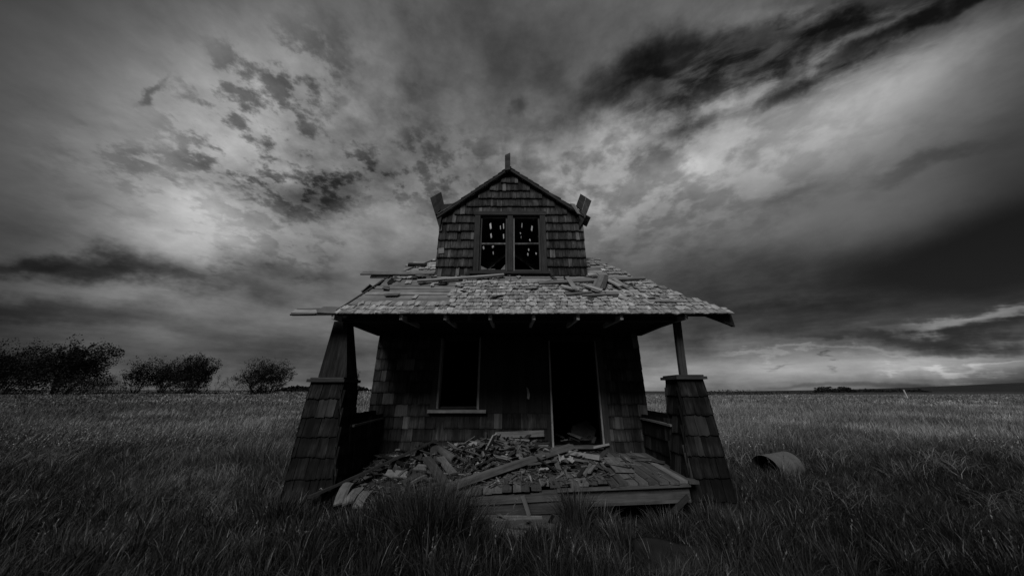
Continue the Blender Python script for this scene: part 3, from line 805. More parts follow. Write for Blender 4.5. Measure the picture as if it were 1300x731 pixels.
# window frame and sashes
dwn = empty('dormer_window', (0, DY, 3.7), dm)
MXa, MXb = -0.09, 0.015
COL_T = 'trim'
rod('casing', OX0 - .105, OX0 + .0, DY - .045, DY - .004, 3.665, 4.965, COL_T, dwn)
rod('casing', OX1 + .0, OX1 + .105, DY - .045, DY - .004, 3.665, 4.965, COL_T, dwn)
rod('casing', OX0 - .13, OX1 + .13, DY - .055, DY - .004, 4.885, 4.965, COL_T, dwn).location.z += 0.0
rod('mullion', MXa, MXb, DY - .04, DY + .06, OZ0, OZ1 + .012, COL_T, dwn)
rod('sill', OX0 - .16, OX1 + .16, DY - .09, DY + .05, 3.615, 3.662, COL_T, dwn)
for (a, b) in ((OX0, MXa), (MXb, OX1)):
    rod('sash_stile', a + .003, a + .035, DY + .005, DY + .045, OZ0, OZ1, 'trim_pale' if a > 0 else 'trim', dwn)
    rod('sash_stile', b - .035, b - .003, DY + .005, DY + .045, OZ0, OZ1, 'trim', dwn)
    rod('sash_rail', a + .036, b - .036, DY + .0, DY + .05, OZ0, OZ0 + .035, 'trim', dwn)
    rod('sash_rail', a + .036, b - .036, DY + .0, DY + .05, 4.255, 4.29, 'mid_trim', dwn)
    rod('sash_rail', a + .036, b - .036, DY + .0, DY + .05, OZ1 - .03, OZ1 - .002, 'trim', dwn)
for tri in ([(OX0 + .04, OZ0 + .03), (OX0 + .20, OZ0 + .036), (OX0 + .04, OZ0 + .12)], [(MXa - .04, OZ0 + .03), (MXa - .13, OZ0 + .036), (MXa - .04, OZ0 + .15)], [(OX0 + .09, OZ0 + .05), (OX0 + .33, OZ0 + .036), (OX0 + .30, OZ0 + .06)]):
    add_obj('glass_shard', mk_mesh('glass_shard', [(x, DY + .02, z) for x, z in tri] + [(x, DY + .024, z) for x, z in tri], [(0, 1, 2), (5, 4, 3), (0, 3, 4, 1), (1, 4, 5, 2), (2, 5, 3, 0)], 'glass'), dwn)
# roof boards of the dormer, with gaps where daylight comes in
holes = [(623, 287, 3, 8), (635.5, 289, 1.5, 5), (623.5, 299.5, 3, 6), (639.5, 287, 2, 7), (639.5, 300, 2, 6), (662, 286, 2.5, 6), (675, 290, 2.5, 7), (661, 301, 2, 3.5), (660.5, 296, 2, 2),
         (672.5, 305, 2.5, 3), (614, 314.5, 2.5, 4), (626, 313, 3, 3), (626, 321.5, 2.5, 4), (671, 317, 2, 3), (670, 323, 2, 3.5), (680.5, 322, 2, 3), (684, 300, 1.5, 4), (677, 278, 2, 1.5)]
YD0, YD1 = 5.19, 9.3
for s in (-1, 1):
    ex, ez = (DXL if s < 0 else DXR) + s * .05, None
    run = abs((DXL if s < 0 else DXR) - RX); gr = (RZ - DZE) / run
    ez = RZ - gr * abs(ex - RX)
    dvec = Vector((ex - RX, 0, ez - RZ)); SL = dvec.length; dvec.normalize()
    nrm = Vector((-dvec.z * s, 0, dvec.x * s)); nrm = nrm if nrm.z > 0 else -nrm
    hl = []
    for (hx, hy, hw, hh) in holes:
        for (qx, qy) in ((hx, hy),):
            q = at(qx, qy, 1.0); d = q - Vector((0, 0, EYE))
            # meet plane through (RX, ., RZ) with normal nrm
            t_ = (Vector((RX, 0, RZ)) - Vector((0, 0, EYE))).dot(nrm) / d.dot(nrm)
            P_ = Vector((0, 0, EYE)) + d * t_
            if P_.y > 5.3 and P_.y < 9.25 and (P_.x - RX) * s > 0:
                q1 = at(hx, hy - hh / 2, 1.0) - Vector((0, 0, EYE)); q2 = at(hx, hy + hh / 2, 1.0) - Vector((0, 0, EYE))
                k_ = (Vector((RX, 0, RZ)) - Vector((0, 0, EYE))).dot(nrm)
                y1_, y2_ = q1.y * k_ / q1.dot(nrm), q2.y * k_ / q2.dot(nrm)
                hl.append(((P_ - Vector((RX, P_.y, RZ))).dot(dvec), min(y1_, y2_), min(9.2, max(y1_, y2_)), hw / 345 * P_.y))
    a_ = 0.0; k = 0
    while a_ < SL - .03:
        w = min(rnd.choice((.13, .14, .15)), SL - a_)
        inner = sorted([(h[1], h[2]) for h in hl if a_ <= h[0] < a_ + w])
        y = YD0 + rnd.uniform(-.01, .02)
        segs = []
        for (h0, h1) in inner:
            if h0 > y + .05: segs.append((y, h0))
            y = max(y, h1)
        segs.append((y, YD1))
        for (s0, s1) in segs:
            c = Vector((RX, 0, RZ)) + dvec * (a_ + w / 2)
            board('roof_board', c + Vector((0, s0, 0)), c + Vector((0, s1, 0)), w - .003, 0.02, nrm, 'roof_board', dm, 0.005, 0.002)
        # slats that narrow each gap
        for h in hl:
            if a_ <= h[0] < a_ + w:
                lo, hi_ = h[0] - h[3] / 2, h[0] + h[3] / 2
                for (q0, q1) in ((a_, lo), (hi_, a_ + w)):
                    if q1 - q0 > .012:
                        c = Vector((RX, 0, RZ)) + dvec * ((q0 + q1) / 2)
                        board('roof_slat', c + Vector((0, h[1] - .01, 0)), c + Vector((0, h[2] + .01, 0)), q1 - q0, 0.016, nrm, 'roof_board', dm, 0.0, 0.0)
        a_ += w; k += 1
    # rake trim and the shingle ends that ride on it
    top = Vector((RX, YD0 - .012, RZ - .05)); 
    board('rake_board', top + Vector((0, 0, -.005 * s)), top + dvec * (SL - .02) , 0.022, 0.05, (0, 0, 1), 'dark_board', dm, 0.01, 0.002)
    a_ = 0.03
    while a_ < SL - .02:
        w = rnd.uniform(.10, .15)
        c = Vector((RX, 0, RZ)) + dvec * a_ + nrm * 0.014
        board('rake_shingle', c + Vector((0, YD0 - .03 + rnd.uniform(-.01, .01), 0)) + dvec * w / 2, c + Vector((0, YD0 + .32, 0)) + dvec * w / 2, w - .004, .014, nrm + dvec * -0.09, 'rake' , dm, 0.008, 0.003)
        a_ += w
board('ridge_cap', (RX, YD0 - .03, RZ + .01), (RX, YD1, RZ + .01), 0.09, 0.025, (0, 0, 1), 'dark_board', dm, 0.01, 0.004)
def slab(name, pts, Y, th, mat, parent, dy=None, lean=0.0):
    a = [at(px, py, Y + (dy[i] if dy else 0)) for i, (px, py) in enumerate(pts)]
    n = len(a); b = [p + Vector((lean, th, 0)) for p in a]
    cen = sum(a, Vector()) / n
    F = frame(cen, a[-1] - a[0], a[1] - a[0]); Fi = F.inverted()
    vs = [Fi @ p for p in a + b]
    return add_obj(name, mk_mesh(name, vs, [tuple(range(n)), tuple(range(2 * n - 1, n - 1, -1))] + [((i + 1) % n, i, i + n, (i + 1) % n + n) for i in range(n)], mat), parent, F)
slab('ridge_stub', [(641, 216), (641, 197), (647.8, 194), (647.8, 215)], 5.12, .05, 'dark_board', dm)
# upturned eave pieces either side of the gable, each with a broken bracket below
slab('upturned_eave', [(552.7, 273), (546, 251.4), (552, 248), (558, 267)], 5.14, .03, 'dark_board', dm, dy=(0, 0, .03, .03))
slab('upturned_eave', [(558, 267.5), (552.2, 248), (560, 243.7), (563.5, 259)], 5.17, .03, 'dark_board', dm, dy=(0, 0, .05, .05))
slab('eave_bracket', [(553, 274), (558, 291), (560.5, 275), (577, 258), (563, 259.5)], 5.19, .05, 'dark_board', dm)
slab('upturned_eave', [(731.5, 260.5), (736.9, 246), (744, 250.3), (738.4, 268)], 5.17, .03, 'dark_board', dm, dy=(.05, .05, 0, 0))
slab('upturned_eave', [(738.6, 268), (744.2, 250.4), (751, 255), (742.5, 277.5)], 5.14, .03, 'dark_board', dm, dy=(.03, .03, 0, 0))
slab('eave_bracket', [(742, 278), (735.7, 289.6), (735, 273), (722, 259), (731.5, 261)], 5.19, .05, 'dark_board', dm)
slab('loose_shingle', [(556.5, 322), (556.5, 315), (563.5, 314), (564, 321)], 5.22, .012, 'trim_pale', dm)
slab('loose_shingle', [(727, 262), (724, 258), (730, 259), (737, 272), (733, 271)], 5.08, .012, 'trim_pale', dm)

# ================================================================ LOOSE BOARDS ON THE ROOF
def rp(px, py, lift=0.03):
    """point on the front roof slope"""
    q = at(px, py, 1.0) - Vector((0, 0, EYE)); n = Vector((0, -K, K)); o = Vector((0, E0, ZE))
    t_ = (o - Vector((0, 0, EYE))).dot(n) / q.dot(n)
    return Vector((0, 0, EYE)) + q * t_ + n * lift
NR = (0, -K, K)
def loose_roof(p, q, w, t, label, mat='roof_board', l1=0.03, l2=0.03, up=NR, name='loose_board'):
    o = board(name, rp(*p, l1), rp(*q, l2), w, t, up, mat, None, 0.02, 0.006); tag(o, label, 'board', 'loose boards lying on the front roof slope'); return o
loose_roof((460, 350.5), (553, 349.5), .13, .022, 'long bleached board poking out past the left edge of the roof below the dormer', l1=.05, l2=.04)
loose_roof((530, 360.5), (640, 352.5), .06, .035, 'long thin rail lying on the roof just left of centre under the dormer', l1=.045, l2=.04)
loose_roof((683, 362), (818, 356), .09, .03, 'long dark board lying across the roof right of the dormer foot', 'debris')
loose_roof((719, 355), (730, 372), .08, .02, 'short pale board standing steeply beside the long roof board', 'debris_pale', .06, .05)
loose_roof((711, 366), (736, 372.5), .07, .02, 'pale board lying low at the left of the crossed roof boards', 'debris_pale', .045, .05)
loose_roof((739, 366), (764, 374), .08, .022, 'pale board crossing the roof below the upright scraps', 'debris_pale', .07, .06)
loose_roof((769, 359), (788, 369), .08, .022, 'left one of the two parallel pale boards on the roof right of the dormer', 'debris_pale', .07, .06)
loose_roof((777, 357), (797, 369), .07, .022, 'right one of the two parallel pale boards on the roof right of the dormer', 'debris_pale', .05, .05)
loose_roof((718, 377), (752, 373), .05, .02, 'thin grey lath slanting up below the crossed roof boards', 'debris')
loose_roof((738, 377.5), (785, 376.5), .05, .022, 'grey lath lying level in the bare patch of the roof', 'debris')
loose_roof((784, 379), (797, 383), .08, .015, 'short loose shingle at the right of the bare roof patch', 'debris_pale')
loose_roof((815, 383), (830, 388), .09, .016, 'bright loose shingle near the right end of the eave', 'debris_pale')
loose_roof((822, 385), (868, 384.5), .06, .018, 'narrow bright batten lying along the right end of the roof', 'debris_pale')
loose_roof((757, 369), (763, 358), .10, .015, 'upright shingle scrap leaning in the middle of the roof debris', 'debris', .03, .14)
loose_roof((764, 369), (768, 358), .09, .015, 'second upright shingle scrap leaning to the right in the roof debris', 'debris', .03, .13)
loose_roof((754, 367), (757, 361), .07, .015, 'small upright shingle scrap at the left of the roof debris', 'debris', .03, .10)
# scattered slipped shingles
SL_ = {}
def frag_mesh(kind, k):
    key = (kind, k)
    if key in SL_: return SL_[key]
    r = random.Random(hash((kind, k)) % 1000 if False else k * 13 + len(kind))
    if kind == 'shingle': L, w, t = r.uniform(.12, .32), r.uniform(.05, .14), .008
    elif kind == 'lath': L, w, t = r.uniform(.3, .75), r.uniform(.025, .05), .012
    elif kind == 'board': L, w, t = r.uniform(.3, .7), r.uniform(.08, .13), .022
    else: L, w, t = r.uniform(.08, .18), r.uniform(.04, .1), .012
    vs, fs = board_geo(L, w, t, k + 500, rag=min(.09, w * .9), warp=.02 if kind != 'board' else .006)
    vs = [(x - L / 2, y, z) for x, y, z in vs]
    SL_[key] = mk_mesh('broken_' + kind, vs, fs, 'debris')
    return SL_[key]
r = random.Random(5)
for k in range(46):
    x = r.uniform(-2.3, 2.7); v = r.choice((r.uniform(.3, 1.3), r.uniform(.95, 1.3)))
    if x + 3.2 < left_lim(v) + .12 or x > 3.0 - v * K: continue
    P_ = RF @ Vector((x + 3.2, v, r.uniform(.012, .03)))
    W = Matrix.Translation(P_) @ RF.to_3x3().to_4x4() @ Matrix.Rotation(r.uniform(0, PI), 4, 'Z') @ Matrix.Rotation(r.gauss(0, .12), 4, 'X') @ Matrix.Rotation(r.gauss(0, .07), 4, 'Y')
    me = frag_mesh('shingle', k % 6).copy() if False else frag_mesh('shingle', k % 6)
    o = add_obj('slipped_shingle', me, None, W)
    tag(o, 'loose weathered shingle on the ' + ('far left' if x < -1.4 else 'left' if x < -.6 else 'middle' if x < .5 else 'right' if x < 1.5 else 'far right') + ' of the front roof, ' + ('just below the dormer' if v > 1.0 else 'half way down the slope' if v > .6 else 'low near the eave'), 'shingle', 'slipped shingles scattered on the front roof')

# ================================================================ DEBRIS ON THE PORCH
def heap(x, y):
    h = 0.17 * math.exp(-((x + .15) / .75) ** 2 - ((y - 5.75) / .38) ** 2)
    h += 0.10 * math.exp(-((x + .95) / .55) ** 2 - ((y - 5.35) / .45) ** 2)
    h += 0.06 * math.exp(-((x + 1.7) / .5) ** 2 - ((y - 5.2) / .6) ** 2)
    h += 0.07 * math.exp(-((x - .7) / .7) ** 2 - ((y - 5.3) / .3) ** 2)
    return h
def dz_(x, y): return zdeck(x, y) + 0.034
def dp(px, py, lift=0.0):
    """point on the porch floor / heap"""
    q = at(px, py, 1.0) - Vector((0, 0, EYE)); t_ = 4.2
    for _ in range(400):
        P_ = Vector((0, 0, EYE)) + q * t_
        if P_.z <= dz_(P_.x, P_.y) + heap(P_.x, P_.y) * 0.9 + lift or P_.y > 5.95: break
        t_ += 0.006
    return P_
vs = []; fs = []; nx_, ny_ = 90, 34
for j in range(ny_ + 1):
    for i in range(nx_ + 1):
        x = -2.32 + 4.3 * i / nx_; y = 4.62 + 1.35 * j / ny_
        h = heap(x, y) * .85 * (0.75 + .5 * mnoise.noise(Vector((x * 9, y * 9, 0)))) + mnoise.noise(Vector((x * 20, y * 20, 3))) * .02 - .012
        vs.append((x, y, dz_(x, y) + h))
fs = [(j * (nx_ + 1) + i, j * (nx_ + 1) + i + 1, (j + 1) * (nx_ + 1) + i + 1, (j + 1) * (nx_ + 1) + i) for j in range(ny_) for i in range(nx_)]
o = add_obj('rubble', mk_mesh('rubble', vs, fs, 'rubble', True)); tag(o, 'dark crumbled rubble under the broken wood on the porch', 'rubble', kind='stuff')
# splinters, too many to count
r = random.Random(11); m = MB()
for k in range(1700):
    x = r.gauss(-.45, 1.0); y = r.uniform(4.5, 5.95)
    if x < -2.25 or x > 2.2: continue
    if x > 1.3 and r.random() < .35: continue
    L, w = r.uniform(.03, .16), r.uniform(.006, .03)
    z = dz_(x, y) + heap(x, y) * .85 + r.uniform(0, .02)
    vs_, fs_ = [(-L / 2, -w / 2, 0), (L / 2, -w / 2, 0), (L / 2, w / 2, 0), (-L / 2, w / 2, 0), (-L / 2, -w / 2, .006), (L / 2, -w / 2, .006), (L / 2, w / 2, .006), (-L / 2, w / 2, .006)], [(0, 3, 2, 1), (4, 5, 6, 7), (0, 1, 5, 4), (1, 2, 6, 5), (2, 3, 7, 6), (3, 0, 4, 7)]
    m.add(vs_, fs_, Matrix.Translation((x, y, z)) @ Matrix.Rotation(r.uniform(0, PI), 4, 'Z') @ Matrix.Rotation(r.gauss(0, .4), 4, 'Y') @ Matrix.Rotation(r.gauss(0, .4), 4, 'X'))
o = m.build('splinters', 'debris'); tag(o, 'small splinters and chips strewn over the porch floor', 'splinters', kind='stuff')
G_ = {'shingle': ('broken_shingle', 'cracked grey shingle', 'shingle', 'broken shingles heaped on the porch'),
      'lath': ('broken_lath', 'thin broken lath', 'lath', 'broken laths heaped on the porch'),
      'board': ('broken_board', 'short broken board end', 'board', 'broken board ends heaped on the porch'),
      'chip': ('wood_chunk', 'small broken wood chunk', 'wood chunk', 'wood chunks heaped on the porch')}
r = random.Random(21)
for k in range(400):
    kind = r.choice(('shingle', 'shingle', 'shingle', 'lath', 'lath', 'lath', 'board', 'chip'))
    x, y = r.gauss(-.55, .85), r.uniform(4.55, 5.9)
    if k % 3 == 0: x, y = r.gauss(-.1, .45), r.gauss(5.7, .15)
    if k % 7 == 0: x, y = r.gauss(1.1, .55), r.uniform(4.75, 5.6)
    if x < -2.2 or x > 2.15 or y > 5.92: continue
    if -.3 < x and y < 4.95: continue
    hh = heap(x, y)
    z = dz_(x, y) + hh * r.uniform(.9, 1.15) + .012 + (.05 * r.random() if hh > .03 else 0)
    tl = .2 + 1.6 * min(hh, .3)
    if kind == 'lath': tl *= .5
    W = Matrix.Translation((x, y, z)) @ Matrix.Rotation(r.uniform(0, PI * 2), 4, 'Z') @ Matrix.Rotation(r.gauss(0, tl), 4, 'Y') @ Matrix.Rotation(r.gauss(0, tl * 1.4), 4, 'X')
    nm, lb, ct, gr_ = G_[kind]
    zx = 'near the left side wall' if x < -1.55 else 'left of the window' if x < -1.15 else 'under the left half of the window' if x < -.85 else 'under the right half of the window' if x < -.5 else \
        'just right of the window' if x < -.15 else 'before the boarded wall' if x < .3 else 'left of the doorway' if x < .75 else 'before the doorway'
    zy = 'close to the house wall' if y > 5.6 else 'midway across the porch' if y > 5.15 else 'nearer the front edge' if y > 4.8 else 'at the very front edge'
    o = add_obj(nm, frag_mesh(kind, r.randrange(9)), None, W); tag(o, f'{lb}, {zx}, {zy}', ct, gr_)

def fallen(P0, P1, w, t, label, mat='debris', up=(0, 0, 1), rag=.02, name='fallen_board', warp=.006, cat='board'):
    o = board(name, P0, P1, w, t, up, mat, None, rag, warp); tag(o, label, cat); return o
def V(p, dz): return Vector((p.x, p.y, p.z + dz))
fallen(Vector((-.84, 4.40, 0.37)), Vector((.99, 5.55, .665)), .10, .07, 'long heavy dark beam lying from the porch edge up towards the doorway', 'long_beam', warp=.004)
fallen(V(dp(540, 594), .13), Vector((-.86, 4.44, .43)), .13, .03, 'wide pale board slanting down to the foot of the long beam', 'debris', warp=.004)
fallen(V(dp(549, 573), .12), V(dp(551, 606), .06), .11, .025, 'upright looking board lying front to back in the middle of the heap', 'debris')
fallen(V(dp(533, 575), .06), V(dp(520, 617), .05), .10, .02, 'grey board end left of the middle of the debris heap', 'debris')
fallen(V(dp(558, 589), .08), V(dp(576, 609), .06), .12, .025, 'short wide board beside the slanting pale board', 'debris')
fallen(Vector((-2.48, 4.30, .32)), Vector((-1.35, 5.85, .72)), .15, .03, 'long dark plank propped along the left side wall of the porch', 'debris_dark', up=(-.35, 0, 1))
fallen(V(dp(480, 587), .1), V(dp(516, 600), .08), .035, .03, 'thin rod of wood lying over the left of the heap', 'debris', name='fallen_lath', cat='lath')
fallen(V(dp(518, 622), .06), V(dp(541, 610), .05), .08, .03, 'short slanting board below the flat pale panel', 'debris')
fallen(Vector((-.30, 5.93, .77)), Vector((.58, 5.93, .80)), .035, .10, 'straight pale plank on edge against the wall right of the window', 'debris_pale', warp=.002)
fallen(V(dp(753, 571), .03), Vector((1.72, 5.90, .66)), .04, .03, 'pale stick leaning on the right door jamb', 'debris_pale', name='fallen_lath', cat='lath')
fallen(V(dp(776, 584), .03), V(dp(794, 602), .02), .26, .02, 'broad flat plank lying on the right of the porch floor', 'debris', warp=.002)
fallen(V(dp(722, 581), .06), V(dp(762, 588), .05), .07, .05, 'rough pale split log at the right of the debris', 'debris_pale', name='split_log', cat='log')
fallen(V(dp(727, 590), .06), V(dp(760, 592), .04), .06, .02, 'narrow board just in front of the pale split log', 'debris')
fallen(V(dp(668, 596), .05), V(dp(700, 590), .05), .05, .02, 'thin board lying behind the long dark beam', 'debris')
fallen(V(dp(800, 582), .03), V(dp(845, 590), .02), .07, .02, 'dark board lying against the right side wall', 'debris_dark')
for k, (a, b) in enumerate((((735, 608), (745, 592)), ((742, 605), (752, 593)), ((748, 604), (758, 592)))):
    fallen(V(dp(*a), .02), V(dp(*b), .05), .05, .02, ('left', 'middle', 'right')[k] + ' one of the three slats fallen side by side in front of the log', 'debris', name='fallen_lath', cat='lath')
fallen(at(322, 640, 4.9), at(372, 622, 4.75), .16, .03, 'dark broken board in the grass against the foot of the left pillar', 'debris_dark', up=(0, -.3, 1))
# flat pale panel
c = [dp(487, 611), dp(516, 612.5), dp(517, 603.5), dp(492, 602)]
c = [V(p, .05) for p in c]
F = frame(c[0], c[1] - c[0], c[3] - c[0]); Fi = F.inverted(); q = [Fi @ p for p in c]
o = add_obj('flat_panel', mk_mesh('flat_panel', [(p.x, p.y, 0) for p in q] + [(p.x, p.y, .018) for p in q], [(3, 2, 1, 0), (4, 5, 6, 7), (0, 1, 5, 4), (1, 2, 6, 5), (2, 3, 7, 6), (3, 0, 4, 7)], 'debris_pale2'), None, F)
tag(o, 'smooth pale square panel lying flat on the left of the heap', 'panel')
# roll of tar paper
m = MB(); P0, P1 = V(dp(556, 577), .09), V(dp(577, 590), .06)
n_ = 14; Lr = (P1 - P0).length
for i in range(n_ * 2 + 1):
    a = 2 * PI * i / n_; rr = .06 - .022 * i / (n_ * 2)
    m.v += [(0, math.cos(a) * rr, math.sin(a) * rr), (Lr, math.cos(a) * rr * 1.05, math.sin(a) * rr * 1.05)]
m.f = [(2 * i, 2 * i + 1, 2 * i + 3, 2 * i + 2) for i in range(n_ * 2)]
d = (P1 - P0).normalized(); F = frame(P0, d, Vector((0, 0, 1)).cross(d))
o = add_obj('paper_roll', mk_mesh('paper_roll', m.v, m.f, 'debris', True), None, F); sm = o.modifiers.new('thick', 'SOLIDIFY'); sm.thickness = .004
tag(o, 'curled roll of old sheeting lying in the heap below the window', 'roll')
# crumpled pale scraps
def scrap(P_, size, label, seed, mat='plaster', flat=.5, name='crumpled_scrap'):
    r = random.Random(seed); n = 6; vs = []; 
    for j in range(n):
        for i in range(n):
            u, v = i / (n - 1) - .5, j / (n - 1) - .5
            vs.append((u * size * (1 + r.uniform(-.15, .15)), v * size * .8 * (1 + r.uniform(-.15, .15)), size * flat * (mnoise.noise(Vector((u * 3 + seed, v * 3, seed))) * .8 + .3 * (abs(u) + abs(v))) + r.uniform(-.1, .1) * size * .3))
    fs = [(j * n + i, j * n + i + 1, (j + 1) * n + i + 1, (j + 1) * n + i) for j in range(n - 1) for i in range(n - 1)]
    o = add_obj(name, mk_mesh(name, vs, fs, mat), None, Matrix.Translation(P_) @ Matrix.Rotation(r.uniform(0, 6), 4, 'Z') @ Matrix.Rotation(r.gauss(0, .3), 4, 'X'))
    s_ = o.modifiers.new('thick', 'SOLIDIFY'); s_.thickness = .006
    tag(o, label, 'scrap'); return o
scrap(V(dp(719, 592), .08), .20, 'crumpled pale sheet beside the split log on the porch', 1)
scrap(V(dp(690, 600), .04), .12, 'small pale block of plaster on the porch behind the beam', 2)
scrap(V(dp(608, 597), .08), .12, 'pale torn scrap at the centre of the debris heap', 3)
scrap(V(dp(583, 571), .08), .14, 'pale crumpled scrap at the left of the heap by the wall', 4)
scrap(V(dp(600, 573), .10), .13, 'pale crumpled scrap on top of the heap by the wall', 5)
scrap(V(dp(535, 580), .10), .20, 'round dark crumpled lump left of the upright looking board', 6, 'debris', .9)
scrap(V(dp(741, 598), .03), .06, 'tiny white scrap near the three fallen slats', 7)
# debris inside the doorway
slab_o = slab('leaning_sheet', [(722, 560), (727, 540), (745, 533), (757, 545), (752, 563)], 6.9, .02, 'sheet_in', None, dy=(0, .1, .2, .2, 0))
tag(slab_o, 'torn dark sheet leaning inside the doorway', 'sheet')
for k in range(7):
    x = r.uniform(.85, 1.5); y = r.uniform(6.2, 7.0)
    fallen((x, y, .62 + r.uniform(0, .08)), (x + r.uniform(-.3, .3), y + r.uniform(-.2, .3), .63 + r.uniform(0, .12)), r.uniform(.05, .12), .02,
           'broken board on the floor inside the dark doorway', 'debris', name='broken_board')['group'] = 'boards inside the doorway'
# under and in front of the porch
fallen(at(831, 673, 4.15), at(873, 630, 4.42), .055, .03, 'thin brace leaning under the right end of the porch', 'debris', up=(0, -1, .3), name='leaning_brace', cat='brace')
fallen(at(663, 627, 4.36), at(672, 655, 4.33), .05, .03, 'short stake leaning on the porch front beams', 'debris', up=(0, -1, .1), name='leaning_stake', cat='stake')
fallen(at(596, 671, 4.12), at(705, 667, 4.15), .13, .03, 'grey plank lying on the ground in front of the porch', 'debris', up=(0, -.3, 1))
fallen(at(600, 660, 4.25), at(690, 662, 4.28), .10, .03, 'grey plank on the ground tight under the porch front', 'debris', up=(0, -.3, 1))
fallen(at(620, 676, 4.0), at(668, 680, 3.95), .10, .025, 'broken plank end half buried in the grass before the porch', 'debris', up=(0, -.3, 1))
fallen(at(250, 670, 4.4), at(282, 660, 4.5), .07, .03, 'short pale board in the grass left of the porch', 'debris_pale', up=(0, -.4, 1))
for k in range(26):
    kind = r.choice(('lath', 'shingle', 'chip', 'board'))
    x, y = r.uniform(-.55, .5), r.uniform(4.1, 4.36)
    W = Matrix.Translation((x, y, r.uniform(.05, .12))) @ Matrix.Rotation(r.gauss(0, .8), 4, 'Z') @ Matrix.Rotation(r.gauss(0, .3), 4, 'Y') @ Matrix.Rotation(r.gauss(0, .3), 4, 'X')
    o = add_obj(G_[kind][0], frag_mesh(kind, r.randrange(9)), None, W); tag(o, G_[kind][1] + ' fallen on the ground under the front edge of the porch', G_[kind][2], 'broken wood on the ground before the porch')
# shingled slab fallen at the left front corner
pc = [at(424, 638, 4.28), at(437, 612, 4.62), at(474, 628, 4.55), at(458, 655, 4.20)]
for k in range(3):
    f0, f1 = k / 3 + .008, (k + 1) / 3 - .008
    a = pc[0].lerp(pc[3], (f0 + f1) / 2); b = pc[1].lerp(pc[2], (f0 + f1) / 2)
    w = (pc[0] - pc[3]).length / 3 - .006
    fallen(V(a, .02 * k), V(b, .012 * k), w, .022, ('left', 'middle', 'right')[k] + ' board of the broken panel slumped at the left porch corner', 'slump', up=(0, -.5, 1), warp=.025, rag=.05, name='slumped_board')
scrap(at(417, 620, 4.55), .16, 'pale torn scrap behind the slumped boards at the left porch corner', 12)
scrap(at(484, 636, 4.35), .22, 'pale crumpled sheet right of the slumped boards', 13, 'debris', .4)
scrap(at(382, 678, 3.9), .15, 'pale lump in the grass at the left front corner of the porch', 14, 'debris_pale', .6)

# ================================================================ THE DRUM AND OTHER THINGS IN THE FIELD
dr_ = empty('metal_drum', (5.6, 7.3, 0)); tag(dr_, 'empty metal drum lying on its side in the grass right of the house', 'drum')
A0, A1 = Vector((5.12, 6.95, .05)), Vector((5.86, 7.25, .07)); ax = (A1 - A0).normalized(); LD = (A1 - A0).length
F = frame(A0, ax, Vector((0, 0, 1)).cross(ax)); n_ = 36
vs = []; prof = [(0, .27), (.015, .276), (.03, .27), (LD * .33, .268), (LD * .345, .272), (LD * .36, .268), (LD * .66, .268), (LD * .675, .272), (LD * .69, .268), (LD - .02, .27), (LD, .274)]
inn = [(LD - .03, .255), (.0, .262)]
allp = prof + [(LD, .0001)]
for (x, rr) in prof:
    for k in range(n_): a = 2 * PI * k / n_; vs.append((x, math.cos(a) * rr, math.sin(a) * rr))
fs = [(j * n_ + k, j * n_ + (k + 1) % n_, (j + 1) * n_ + (k + 1) % n_, (j + 1) * n_ + k) for j in range(len(prof) - 1) for k in range(n_)]
fs.append(tuple((len(prof) - 1) * n_ + k for k in range(n_)))
o = add_obj('shell', mk_mesh('shell', vs, fs, 'tin', True), dr_, F)
vs = []
for (x, rr) in [(0.001, .268), (.01, .26), (LD - .03, .26)]:
    for k in range(n_): a = 2 * PI * k / n_; vs.append((x, math.cos(a) * rr, math.sin(a) * rr))
fs = [(j * n_ + (k + 1) % n_, j * n_ + k, (j + 1) * n_ + k, (j + 1) * n_ + (k + 1) % n_) for j in range(2) for k in range(n_)]
fs.append(tuple(2 * n_ + k for k in range(n_))[::-1])
add_obj('inner_lining', mk_mesh('inner_lining', vs, fs, 'tin_in', True), dr_, F)

pm = at(1151, 503, 62); pt = at(1146.5, 494.5, 62)
o = board('marker_post', (pm.x, pm.y, terr(pm.x, pm.y)), pt, .16, .12, (0, -1, 0), 'white_post', None, .02, .01)
tag(o, 'small white leaning marker post far off in the field at the right', 'post')
# dark sheet in the grass at the lower right
vs = []; n = 12
for j in range(n):
    for i in range(n):
        u, v = i / (n - 1) - .5, j / (n - 1) - .5
        vs.append((u * .62, v * .42, .10 * math.cos(u * 2.6) * math.cos(v * 2) + mnoise.noise(Vector((u * 3, v * 3, 8))) * .04))
fs = [(j * n + i, j * n + i + 1, (j + 1) * n + i + 1, (j + 1) * n + i) for j in range(n - 1) for i in range(n - 1)]
sp_ = at(852, 716, 3.35)
o = add_obj('rubber_sheet', mk_mesh('rubber_sheet', vs, fs, 'stone', True), None, Matrix.Translation((sp_.x, sp_.y, .10)) @ Matrix.Rotation(-.35, 4, 'Z') @ Matrix.Rotation(.25, 4, 'X'))
s_ = o.modifiers.new('thick', 'SOLIDIFY'); s_.thickness = .012
tag(o, 'smooth dark bent sheet half hidden in the grass at the lower right', 'sheet')

